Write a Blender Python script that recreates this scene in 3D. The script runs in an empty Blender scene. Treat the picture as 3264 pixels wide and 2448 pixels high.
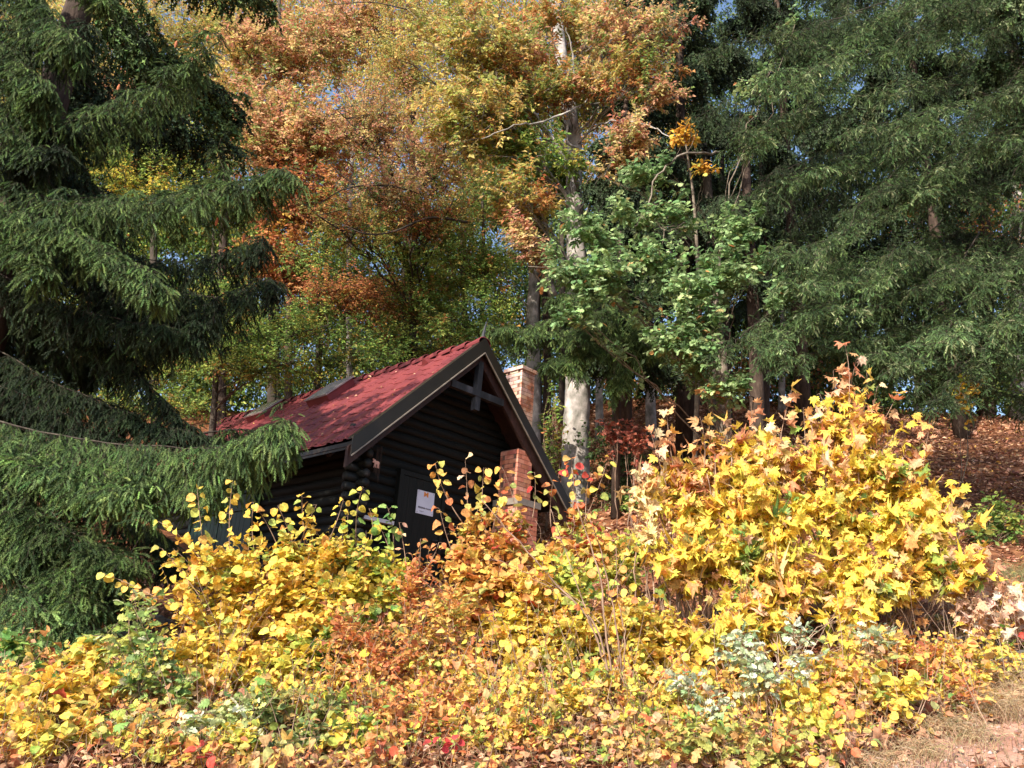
import bpy, math
import numpy as np
from mathutils import Matrix, Vector

# ------------------------------------------------------------------ camera, sky, sun, exposure
sc = bpy.context.scene
COL = sc.collection
rng = np.random.default_rng(11)
A = np.array
CAM = A([0.0, 0.0, 1.6])
FPX = 2620.0                                  # focal length in pixels of the 3264 wide frame
PITCH, ROLL, YAW = (math.radians(v) for v in (19.7, 3.57, 43.7))
FW = A([0, math.cos(PITCH), math.sin(PITCH)])
R0 = A([1.0, 0, 0]); U0 = A([0, -math.sin(PITCH), math.cos(PITCH)])
RT = math.cos(ROLL) * R0 + math.sin(ROLL) * U0
UP = -math.sin(ROLL) * R0 + math.cos(ROLL) * U0

camd = bpy.data.cameras.new("camera")
cam = bpy.data.objects.new("camera", camd)
COL.objects.link(cam)
camd.sensor_width = 36.0
camd.lens = FPX / 3264 * 36.0
camd.clip_start = 0.1
camd.clip_end = 1000
m = Matrix.Identity(4)
for i in range(3):
    m[i][0] = RT[i]; m[i][1] = UP[i]; m[i][2] = -FW[i]; m[i][3] = CAM[i]
cam.matrix_world = m
sc.camera = cam

SUN_EL, SUN_AZ = math.radians(36), math.atan2(-0.60, -0.80)     # behind the camera, to the left
SUN = A([math.sin(SUN_AZ) * math.cos(SUN_EL), math.cos(SUN_AZ) * math.cos(SUN_EL), math.sin(SUN_EL)])
world = bpy.data.worlds.new("World"); sc.world = world
world.use_nodes = True
wn = world.node_tree
bg = wn.nodes["Background"]
sky = wn.nodes.new("ShaderNodeTexSky")
sky.sky_type = 'NISHITA'; sky.sun_disc = False
sky.sun_elevation = SUN_EL; sky.sun_rotation = SUN_AZ
sky.air_density = 1.0; sky.dust_density = 1.5; sky.ozone_density = 1.4
wn.links.new(sky.outputs[0], bg.inputs[0])
bg.inputs[1].default_value = 0.15
sund = bpy.data.lights.new("sun", 'SUN'); sund.energy = 4.2; sund.angle = math.radians(0.55)
sund.color = (1.0, 0.92, 0.79)
sun = bpy.data.objects.new("sun", sund); COL.objects.link(sun)
sun.location = (-20, -20, 30)
sun.rotation_euler = Vector((SUN[0], SUN[1], SUN[2])).to_track_quat('Z', 'Y').to_euler()
sc.view_settings.view_transform = 'Standard'
sc.view_settings.look = 'None'
sc.view_settings.exposure = 1.03
sc.view_settings.gamma = 1.0
sc.render.engine = 'CYCLES'
sc.cycles.max_bounces = 6; sc.cycles.diffuse_bounces = 3; sc.cycles.glossy_bounces = 2
sc.cycles.transmission_bounces = 4; sc.cycles.transparent_max_bounces = 4
sc.cycles.use_denoising = True
try: sc.cycles.denoising_prefilter = 'ACCURATE'
except Exception: pass

K = 3264 / 2212.0
def ray(x, y): return FW * FPX + RT * (x * K - 1632) - UP * (y * K - 1224)
def at(x, y, Y):                              # point of the view at depth Y; x, y as read off the photograph (2212 wide)
    d = ray(x, y); return CAM + d * (Y / d[1])
def mpx(P):                                   # metres per photograph pixel at P
    return float((P - CAM) @ FW) * K / FPX

# ------------------------------------------------------------------ helpers
def lin(c):
    c = np.asarray(c, float) / 255.0
    return np.where(c <= 0.04045, c / 12.92, ((c + 0.055) / 1.055) ** 2.4)
def nrm(v): return v / (np.linalg.norm(v, axis=-1, keepdims=True) + 1e-9)
def rnd(n, s=1.0): return rng.normal(0, s, (n, 3))

class Geo:
    def __init__(s): s.V = []; s.F = []; s.C = []; s.n = 0
    def add(s, V, F, C=None):
        V = np.asarray(V, float).reshape(-1, 3); F = np.asarray(F, int).reshape(-1, 3)
        if len(V) == 0: return
        s.V.append(V); s.F.append(F + s.n); s.n += len(V)
        s.C.append(np.ones((len(V), 3)) if C is None else np.broadcast_to(C, (len(V), 3)))
    def quad(s, a, b, c, d, C=None): s.add([a, b, c, d], [[0, 1, 2], [0, 2, 3]], C)
    def box(s, c, ax, ay, az, C=None):        # centre and three half vectors
        c, ax, ay, az = (A(v, float) for v in (c, ax, ay, az))
        V = [c + i * ax + j * ay + k * az for k in (-1, 1) for j in (-1, 1) for i in (-1, 1)]
        F = [[0, 2, 3], [0, 3, 1], [4, 5, 7], [4, 7, 6], [0, 1, 5], [0, 5, 4], [2, 6, 7], [2, 7, 3], [0, 4, 6], [0, 6, 2], [1, 3, 7], [1, 7, 5]]
        s.add(V, F, C)
    def grid(s, P, C=None):                   # P (n, m, 3)
        n, m_ = P.shape[:2]
        i = np.arange(n * m_).reshape(n, m_)
        a, b, c, d = i[:-1, :-1].ravel(), i[1:, :-1].ravel(), i[1:, 1:].ravel(), i[:-1, 1:].ravel()
        s.add(P.reshape(-1, 3), np.concatenate([np.stack([a, b, c], 1), np.stack([a, c, d], 1)]), None if C is None else C.reshape(-1, 3))

def tubes(g, P, r, k=5, C=None):              # P (N, M, 3) centre lines, r (N, M) radii
    P = np.asarray(P, float); r = np.asarray(r, float)
    if P.ndim == 2: P = P[None]; r = r[None]
    N, M = P.shape[:2]
    if N == 0: return
    T = nrm(np.gradient(P, axis=1))
    ref = np.where(np.abs(T[:, :1, 2:3]) > 0.8, A([1.0, 0.15, 0.1]), A([0.1, 0.15, 1.0]))
    X = nrm(np.cross(T, ref)); Y = np.cross(T, X)
    a = np.arange(k) * 2 * np.pi / k
    V = P[:, :, None] + r[:, :, None, None] * (np.cos(a)[:, None] * X[:, :, None] + np.sin(a)[:, None] * Y[:, :, None])
    i = np.arange(N * M * k).reshape(N, M, k)
    p, q = i[:, :-1], i[:, 1:]
    p2, q2 = np.roll(p, -1, 2), np.roll(q, -1, 2)
    F = np.concatenate([np.stack([p.ravel(), p2.ravel(), q2.ravel()], 1), np.stack([p.ravel(), q2.ravel(), q.ravel()], 1)])
    caps = []
    for j in range(1, k - 1):
        caps.append(np.stack([i[:, 0, 0], i[:, 0, j + 1], i[:, 0, j]], 1)); caps.append(np.stack([i[:, -1, 0], i[:, -1, j], i[:, -1, j + 1]], 1))
    g.add(V.reshape(-1, 3), np.concatenate([F] + caps), C)

def bez(a, b, c, n):                          # a, b, c (N, 3) -> (N, n, 3)
    a, b, c = (np.atleast_2d(v)[:, None] for v in (a, b, c))
    t = np.linspace(0, 1, n)[None, :, None]
    return a * (1 - t) ** 2 + 2 * b * t * (1 - t) + c * t * t
def spline(P, n):
    P = A(P, float); M = len(P)
    Q = np.vstack([2 * P[0] - P[1], P, 2 * P[-1] - P[-2]])
    u = np.linspace(0, M - 1 - 1e-6, n); i = u.astype(int); t = (u - i)[:, None]
    p0, p1, p2, p3 = Q[i], Q[i + 1], Q[i + 2], Q[i + 3]
    return 0.5 * (2 * p1 + (p2 - p0) * t + (2 * p0 - 5 * p1 + 4 * p2 - p3) * t ** 2 + (3 * p1 - p0 - 3 * p2 + p3) * t ** 3)

MESHES = {}
def make(name, geo, mat, parent=None, smooth=False, colour=True, label=None):
    V = np.concatenate(geo.V); F = np.concatenate(geo.F)
    off = A(parent.location) if parent is not None else A([0, 0, 0.0])
    if parent is not None and parent.parent is not None: off = off + A(parent.parent.location)
    me = bpy.data.meshes.new(name)
    me.vertices.add(len(V)); me.vertices.foreach_set("co", (V - off).astype(np.float32).ravel())
    me.loops.add(F.size); me.loops.foreach_set("vertex_index", F.astype(np.int32).ravel())
    me.polygons.add(len(F)); me.polygons.foreach_set("loop_start", np.arange(0, F.size, 3, dtype=np.int32))
    me.polygons.foreach_set("use_smooth", np.full(len(F), smooth or mat.name in ("leaf", "far_leaf", "needle", "litter", "dry_grass")))
    me.update(calc_edges=True)
    if colour:
        Cc = np.concatenate(geo.C); Cc = np.clip(Cc, 0.002, 0.95)
        at_ = me.attributes.new("Col", 'FLOAT_COLOR', 'POINT')
        at_.data.foreach_set("color", np.concatenate([Cc, np.ones((len(Cc), 1))], 1).astype(np.float32).ravel())
    me.materials.append(mat)
    o = bpy.data.objects.new(name, me); COL.objects.link(o)
    if parent is not None: o.parent = parent
    if label: o["label"] = label
    return o
def root(name, loc, label, cat, group=None):
    o = bpy.data.objects.new(name, None); COL.objects.link(o)
    o.location = tuple(float(v) for v in loc); o.empty_display_size = 0.2
    o["label"] = label; o["category"] = cat
    if group: o["group"] = group
    return o
def tag(o, label, cat, group=None, kind=None):
    if label: o["label"] = label
    if cat: o["category"] = cat
    if group: o["group"] = group
    if kind: o["kind"] = kind
    return o

# ------------------------------------------------------------------ materials
def mat_new(name):
    mt = bpy.data.materials.new(name); mt.use_nodes = True
    nt = mt.node_tree; nt.nodes.clear()
    out = nt.nodes.new("ShaderNodeOutputMaterial")
    return mt, nt, out
def node(nt, kind, **kw):
    n = nt.nodes.new(kind)
    for k_, v in kw.items():
        if k_ in n.inputs: n.inputs[k_].default_value = v
        else: setattr(n, k_, v)
    return n
def leaf_mat(name, trans=0.35, rough=0.5, spec=0.3, mott=0.25, scale=60):
    mt, nt, out = mat_new(name)
    at_ = node(nt, "ShaderNodeAttribute", attribute_name="Col")
    tc = node(nt, "ShaderNodeNewGeometry")
    no = node(nt, "ShaderNodeTexNoise"); no.inputs["Scale"].default_value = scale; no.inputs["Detail"].default_value = 2
    nt.links.new(tc.outputs["Position"], no.inputs["Vector"])
    mr = node(nt, "ShaderNodeMapRange"); mr.inputs["From Min"].default_value = 0.3; mr.inputs["From Max"].default_value = 0.7
    mr.inputs["To Min"].default_value = 1 - mott; mr.inputs["To Max"].default_value = 1 + mott * 0.7
    nt.links.new(no.outputs["Fac"], mr.inputs["Value"])
    mx = node(nt, "ShaderNodeVectorMath", operation='SCALE')
    nt.links.new(at_.outputs["Color"], mx.inputs[0]); nt.links.new(mr.outputs[0], mx.inputs["Scale"])
    pb = node(nt, "ShaderNodeBsdfPrincipled"); pb.inputs["Roughness"].default_value = rough; pb.inputs["Specular IOR Level"].default_value = spec
    nt.links.new(mx.outputs[0], pb.inputs["Base Color"])
    if trans > 0:
        tr = node(nt, "ShaderNodeBsdfTranslucent"); nt.links.new(mx.outputs[0], tr.inputs["Color"])
        ms = node(nt, "ShaderNodeMixShader"); ms.inputs[0].default_value = trans
        nt.links.new(pb.outputs[0], ms.inputs[1]); nt.links.new(tr.outputs[0], ms.inputs[2]); nt.links.new(ms.outputs[0], out.inputs[0])
    else: nt.links.new(pb.outputs[0], out.inputs[0])
    return mt
def noise_mat(name, stops, scale=8, detail=6, stretch=(1, 1, 1), rough=0.85, spec=0.25, bump=0.3, bscale=None, dist=0.02, metallic=0.0, attr=False, rot=(0, 0, 0)):
    mt, nt, out = mat_new(name)
    tc = node(nt, "ShaderNodeTexCoord"); mp = node(nt, "ShaderNodeMapping")
    mp.inputs["Scale"].default_value = stretch; mp.inputs["Rotation"].default_value = rot
    nt.links.new(tc.outputs["Object"], mp.inputs[0])
    no = node(nt, "ShaderNodeTexNoise"); no.inputs["Scale"].default_value = scale; no.inputs["Detail"].default_value = detail; no.inputs["Roughness"].default_value = 0.62
    nt.links.new(mp.outputs[0], no.inputs["Vector"])
    cr = node(nt, "ShaderNodeValToRGB")
    el = cr.color_ramp.elements
    while len(el) < len(stops): el.new(0.5)
    for e, (p, c) in zip(el, stops): e.position = p; e.color = (*lin(c), 1)
    nt.links.new(no.outputs["Fac"], cr.inputs[0])
    pb = node(nt, "ShaderNodeBsdfPrincipled"); pb.inputs["Roughness"].default_value = rough; pb.inputs["Specular IOR Level"].default_value = spec; pb.inputs["Metallic"].default_value = metallic
    src = cr.outputs[0]
    if attr:
        a_ = node(nt, "ShaderNodeAttribute", attribute_name="Col")
        mu = node(nt, "ShaderNodeMix", data_type='RGBA', blend_type='MULTIPLY'); mu.inputs[0].default_value = 1
        nt.links.new(src, mu.inputs[6]); nt.links.new(a_.outputs["Color"], mu.inputs[7]); src = mu.outputs[2]
    nt.links.new(src, pb.inputs["Base Color"])
    n2 = node(nt, "ShaderNodeTexNoise"); n2.inputs["Scale"].default_value = bscale or scale * 3; n2.inputs["Detail"].default_value = 5
    nt.links.new(mp.outputs[0], n2.inputs["Vector"])
    bp = node(nt, "ShaderNodeBump"); bp.inputs["Strength"].default_value = bump; bp.inputs["Distance"].default_value = dist
    nt.links.new(n2.outputs["Fac"], bp.inputs["Height"]); nt.links.new(bp.outputs[0], pb.inputs["Normal"])
    nt.links.new(pb.outputs[0], out.inputs[0])
    return mt

M_leaf = leaf_mat("leaf", 0.38, 0.55, 0.2, 0.34, 55)
M_far = leaf_mat("far_leaf", 0.4, 0.55, 0.2, 0.2, 9)
M_needle = leaf_mat("needle", 0.12, 0.6, 0.12, 0.3, 8)
M_litter = leaf_mat("litter", 0.15, 0.7, 0.15, 0.25, 20)
M_grass = leaf_mat("dry_grass", 0.3, 0.6, 0.3, 0.2, 20)
M_twig = noise_mat("twig_bark", [(0.3, (104, 80, 66)), (0.7, (176, 148, 126))], 14, 3, (1, 1, .4), 0.7, 0.3, 0.2)
M_dark = noise_mat("dark_bark", [(0.3, (46, 40, 36)), (0.55, (74, 66, 58)), (0.8, (104, 96, 84))], 6, 8, (1, 1, .18), 0.9, 0.2, 0.8, 18, 0.03)
M_branch = noise_mat("branch_bark", [(0.3, (92, 82, 72)), (0.6, (138, 126, 112)), (0.8, (178, 166, 150))], 9, 4, (1, 1, 1), 0.85, 0.2, 0.3)
M_beech = noise_mat("beech_bark", [(0.34, (70, 70, 60)), (0.44, (124, 120, 112)), (0.54, (158, 150, 144)), (0.66, (200, 190, 182))], 3.4, 12, (1, 1, .7), 0.85, 0.2, 0.5, 14, 0.02)  # bark mottling, with dappled light and shade put into its tones
M_spruceb = noise_mat("spruce_bark", [(0.3, (44, 36, 31)), (0.6, (78, 64, 56)), (0.8, (112, 98, 86))], 9, 8, (1, 1, .3), 0.9, 0.2, 0.9, 25, 0.02)
M_soil = noise_mat("forest_floor", [(0.3, (70, 46, 34)), (0.48, (112, 72, 50)), (0.62, (142, 96, 66)), (0.8, (170, 126, 90))], 5, 12, (1, 1, 1), 0.95, 0.1, 0.9, 30, 0.04)
M_path = noise_mat("path_gravel", [(0.3, (128, 92, 78)), (0.5, (166, 126, 108)), (0.7, (190, 152, 132))], 3, 14, (1, 1, 1), 0.95, 0.1, 0.6, 60, 0.015)
M_stone = noise_mat("stone", [(0.3, (66, 64, 60)), (0.55, (108, 104, 98)), (0.8, (150, 144, 134))], 5, 9, (1, 1, 1), 0.9, 0.2, 0.8, 14, 0.03)

# ------------------------------------------------------------------ the ground
GY = A([-200, 0.0, 3.0, 6.0, 8.5, 12.0, 17.0, 26.0, 29.0, 34, 45.0, 90.0, 400.0])
GL = A([-0.5, 0.0, 0.15, 0.85, 1.55, 2.25, 4.2, 9.3, 10.3, 10.4, 8.0, 0.0, -6.0])
GR = A([-0.5, 0.0, 0.25, 1.25, 2.2, 3.75, 6.0, 10.9, 11.5, 11.4, 9.0, 1.0, -6.0])
def ground(x, y):
    x = np.asarray(x, float); y = np.asarray(y, float)
    t = np.clip((x + 3) / 9.0, 0, 1); t = t * t * (3 - 2 * t)
    z = 0
    for d_ in (-0.7, 0, 0.7):
        yy = y + d_
        z = z + (np.interp(yy, GY, GL) * (1 - t) + np.interp(yy, GY, GR) * t) / 3
    return z + 0.05 * np.sin(x * 1.7 + y * 0.6) * np.cos(y * 1.3 - x * .4) * np.clip((y - 2) / 3, 0, 1)
def on(x, y, Y):                              # ground point under a point of the view
    p = at(x, y, Y); return A([p[0], p[1], float(ground(p[0], p[1]))])

ys = np.concatenate([np.linspace(-200, -2, 12), np.linspace(0, 36, 190), np.linspace(38, 120, 24), np.linspace(150, 400, 6)])
xs = np.concatenate([np.linspace(-400, -36, 12), np.linspace(-34, 34, 180), np.linspace(36, 400, 12)])
X, Y = np.meshgrid(xs, ys, indexing='ij')
Z = ground(X, Y)
near = (Y > 1) & (Y < 36) & (abs(X) < 34)
Z = Z + near * rng.normal(0, 0.012, Z.shape)
g = Geo(); g.grid(np.stack([X, Y, Z], -1))
tag(make("ground", g, M_soil, smooth=True, colour=False), None, None, kind="structure")

# trodden path across the lower right corner
g = Geo()
pa, pb_ = on(1780, 1659, 5.7), on(2260, 1500, 7.6)
n_ = 60
P = np.zeros((n_, 30, 3))
for i, s_ in enumerate(np.linspace(-0.9, 1.6, n_)):
    e = pa + (pb_ - pa) * s_
    dv = nrm(A([pb_[1] - pa[1], -(pb_[0] - pa[0]), 0]))
    wob = 0.10 * math.sin(s_ * 9) + 0.06 * math.sin(s_ * 23 + 1)
    for j, w_ in enumerate(np.linspace(0, 2.0, 30)):
        q = e + dv * (w_ + wob * (1 - w_ / 2))
        P[i, j] = (q[0], q[1], ground(q[0], q[1]) + 0.018)
g.grid(P)
tag(make("path", g, M_path, smooth=True, colour=False), None, None, kind="structure")

# ------------------------------------------------------------------ leaf shapes (length 1 along +y, face up)
def fan(outline, centre):
    V = A([centre] + list(outline), float); n = len(outline)
    F = A([[0, 1 + i, 1 + (i + 1) % n] for i in range(n)])
    return V, F
def sym(half): return half + [(-x, y) for x, y in reversed(half) if abs(x) > 1e-6]
def flat(pts, cy, fold=0.15, wav=0.0):
    o = [(x, y, abs(x) * fold + wav * (1 if i % 2 else -1)) for i, (x, y) in enumerate(pts)]
    return fan(o[::-1], (0, cy, 0))
T_small = (A([(0, 0, 0), (0.27, .45, .07), (0, 1, 0), (-0.27, .45, .07)]), A([[0, 1, 2], [0, 2, 3]]))
T_beech = flat(sym([(0, 0), (.24, .22), (.31, .5), (.2, .8), (0, 1)]), .5, .18)
T_hazel = flat(sym([(0, .06), (.16, 0), (.38, .12), (.49, .36), (.43, .6), (.36, .74), (.2, .88), (0, 1)]), .45, .16, .02)
T_round = flat(sym([(0, 0), (.28, .06), (.44, .3), (.42, .62), (.22, .9), (0, 1)]), .5, .1)
T_maple = flat(sym([(0, .12), (.14, .0), (.34, .02), (.30, .2), (.58, .22), (.52, .36), (.72, .52), (.4, .52), (.48, .82), (.26, .7), (.18, .78), (0, 1.05)]), .4, .12, .03)
T_oak = flat(sym([(0, 0), (.08, .1), (.2, .2), (.13, .3), (.31, .42), (.18, .52), (.36, .68), (.2, .76), (.22, .9), (0, 1)]), .5, .12, .02)
T_pointed = flat(sym([(0, 0), (.2, .16), (.3, .4), (.22, .68), (.08, .88), (0, 1)]), .45, .25)

def leaves(g, T, P, ax, nn, S, col, curl=0.4, rim=0.21):
    TV, TF = T
    N, nv = len(P), len(TV)
    if N == 0: return
    ax = nrm(ax); B = nrm(np.cross(ax, nn)); W = np.cross(B, ax)
    S = S[:, None]
    x, y, z = TV[:, 0][None], TV[:, 1][None], TV[:, 2][None]
    c1 = rng.normal(0.15, curl, (N, 1)); c2 = rng.normal(-0.25, curl, (N, 1)); tw = rng.normal(0, curl * .6, (N, 1))
    z = z * rng.uniform(0.2, 2.2, (N, 1)) + c1 * x * x * 1.5 + c2 * (y - .3) ** 2 + tw * x * y
    x = np.broadcast_to(x, z.shape) * rng.uniform(0.82, 1.12, (N, 1))
    V = P[:, None] + (S * x)[..., None] * B[:, None] + (S * y)[..., None] * ax[:, None] + (S * z)[..., None] * W[:, None]
    F = TF[None] + (np.arange(N) * nv)[:, None, None]
    cv = np.repeat(col[:, None], nv, 1)
    j = rng.normal(0, rim, (N, nv, 1)); j[:, 0] *= 0.4
    cv = cv * np.exp(j)
    g.add(V.reshape(-1, 3), F.reshape(-1, 3), cv.reshape(-1, 3))

# needle shoots
def shoot_template(n, w=0.16, wid=0.07):
    V, F = [], []
    for i in range(n):
        a = i * 2.39996; y = 0.02 + 0.86 * i / n
        d = A([math.cos(a), 0, math.sin(a)]); t = A([-math.sin(a), 0, math.cos(a)])
        b = A([0, y, 0]); k_ = len(V); ww = w * (1 - .35 * (i / n) ** 2)
        V += [b - A([0, wid, 0]) - t * .012, b + A([0, wid, 0]) + t * .012, b + d * ww + A([0, .13, 0])]
        F.append([k_, k_ + 1, k_ + 2])
    for i in range(3):
        a = i * 2.1; d = A([math.cos(a), 0, math.sin(a)]); k_ = len(V)
        V += [d * .035, -d * .035, A([0, 1.0, 0])]; F.append([k_, k_ + 1, k_ + 2])
    return A(V), A(F)
SH_near = shoot_template(30, .135, .045); SH_mid = shoot_template(19, .16, .065); SH_far = shoot_template(8, .26, .16)
def shoots(g, T, P, ax, S, col, tip=0.25):
    TV, TF = T; N, nv = len(P), len(TV)
    if N == 0: return
    ax = nrm(ax); B = nrm(np.cross(ax, rnd(N) + A([0, 0, .01]))); W = np.cross(B, ax)
    S = S[:, None]
    V = P[:, None] + (S * TV[:, 0])[..., None] * B[:, None] + (S * TV[:, 1])[..., None] * ax[:, None] + (S * TV[:, 2])[..., None] * W[:, None]
    V[..., 2] -= 0.25 * S * TV[:, 1] ** 2
    F = TF[None] + (np.arange(N) * nv)[:, None, None]
    f = 1 + tip * (TV[:, 1] ** 2)[None, :, None] * 1.6 + rng.normal(0, .12, (N, nv, 1))
    g.add(V.reshape(-1, 3), F.reshape(-1, 3), (col[:, None] * np.clip(f, .3, 3)).reshape(-1, 3))

SAT = .93
def colours(n, pal, pick=None, jit=0.13, cluster=.5):
    C = A([lin(c) for c, w in pal]); lum = C.mean(1, keepdims=True); C = lum + (C - lum) * SAT; C = C * .93 + .012
    w = A([w for c, w in pal], float); w /= w.sum()
    idx = rng.choice(len(pal), n, p=w)
    if pick is not None: idx = np.where(rng.random(n) < cluster, pick, idx)
    c = C[idx]
    k_ = rng.choice(len(pal), n, p=w)
    mixf = (rng.random((n, 1)) ** 2) * .5
    c = c * (1 - mixf) + C[k_] * mixf
    return c * np.exp(rng.normal(0, jit, (n, 1))) * np.exp(rng.normal(0, jit * .45, (n, 3)))

# ------------------------------------------------------------------ palettes (what the leaf itself looks like; the dark spruce one adds shade)
YEL = [((250, 212, 74), 5), ((246, 196, 68), 3), ((222, 208, 84), 1.8), ((240, 176, 80), 1.4), ((172, 192, 88), 1.2), ((212, 160, 100), .4)]
YGR = [((226, 208, 72), 3), ((174, 192, 78), 3), ((126, 166, 74), 2), ((244, 200, 60), 2), ((222, 160, 74), .6)]
GRN = [((122, 164, 76), 3), ((150, 182, 84), 3), ((92, 138, 66), 2), ((196, 200, 84), 1)]
ORA = [((226, 146, 84), 4), ((208, 118, 68), 2.5), ((236, 176, 88), 3), ((188, 102, 66), 1), ((222, 190, 92), 1.5), ((156, 156, 84), .9)]
OYL = [((238, 184, 84), 4), ((228, 156, 76), 3), ((224, 196, 88), 3), ((206, 118, 66), 1.3), ((168, 178, 84), 1.5), ((204, 70, 52), .35)]
RED = [((206, 60, 50), 2), ((222, 130, 66), 1.5), ((190, 190, 84), 1.6), ((128, 160, 78), 1), ((236, 178, 66), 1)]
MAP = [((250, 214, 66), 6), ((244, 194, 66), 3), ((218, 206, 74), 1.8), ((226, 166, 100), 1.9), ((230, 186, 142), 1.3), ((126, 164, 72), .7)]
DRY = [((226, 170, 118), 3), ((214, 138, 92), 3), ((236, 200, 160), 2), ((238, 190, 80), 1)]
PALE = [((186, 200, 160), 4), ((216, 220, 198), 2), ((150, 178, 124), 2), ((214, 204, 130), 1)]
BEE_O = [((218, 158, 122), 4), ((232, 188, 130), 3), ((198, 128, 100), 2.4), ((228, 204, 124), 2.6), ((140, 162, 82), 3)]
BEE_Y = [((226, 200, 110), 4), ((186, 186, 88), 3), ((206, 142, 76), 2.5), ((140, 160, 74), 2), ((238, 206, 120), 1)]
BEE_M = [((190, 184, 90), 3), ((210, 146, 78), 3), ((120, 150, 68), 3), ((186, 104, 62), 1.5), ((224, 196, 104), 1.5)]
BEE_G = [((116, 152, 66), 4), ((148, 176, 74), 3), ((184, 194, 84), 2.2), ((84, 120, 56), 2), ((204, 172, 70), .8), ((196, 122, 62), .5)]
BEE_R = [((196, 118, 70), 3), ((214, 148, 80), 2), ((156, 92, 64), 2), ((112, 142, 62), 1), ((220, 178, 70), 1)]
OAK = [((128, 162, 98), 4), ((158, 186, 122), 3), ((98, 136, 80), 2), ((180, 198, 130), 1.3), ((214, 138, 74), .2)]
OAKY = [((240, 184, 50), 4), ((224, 152, 54), 2), ((210, 200, 80), 1)]
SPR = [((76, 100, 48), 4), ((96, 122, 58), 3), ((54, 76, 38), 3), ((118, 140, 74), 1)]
SPR_SHADE = [((42, 60, 32), 4), ((56, 76, 38), 3), ((34, 48, 28), 2)]  # spruce needles with the shade of inner boughs put into the colour
FIR = [((66, 92, 48), 4), ((88, 112, 60), 3), ((48, 70, 38), 3), ((138, 150, 106), 1)]
LIT = [((176, 124, 92), 4), ((204, 156, 122), 3), ((160, 98, 68), 3), ((226, 178, 140), 1.5), ((236, 190, 80), .5), ((120, 74, 56), 2)]

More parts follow.
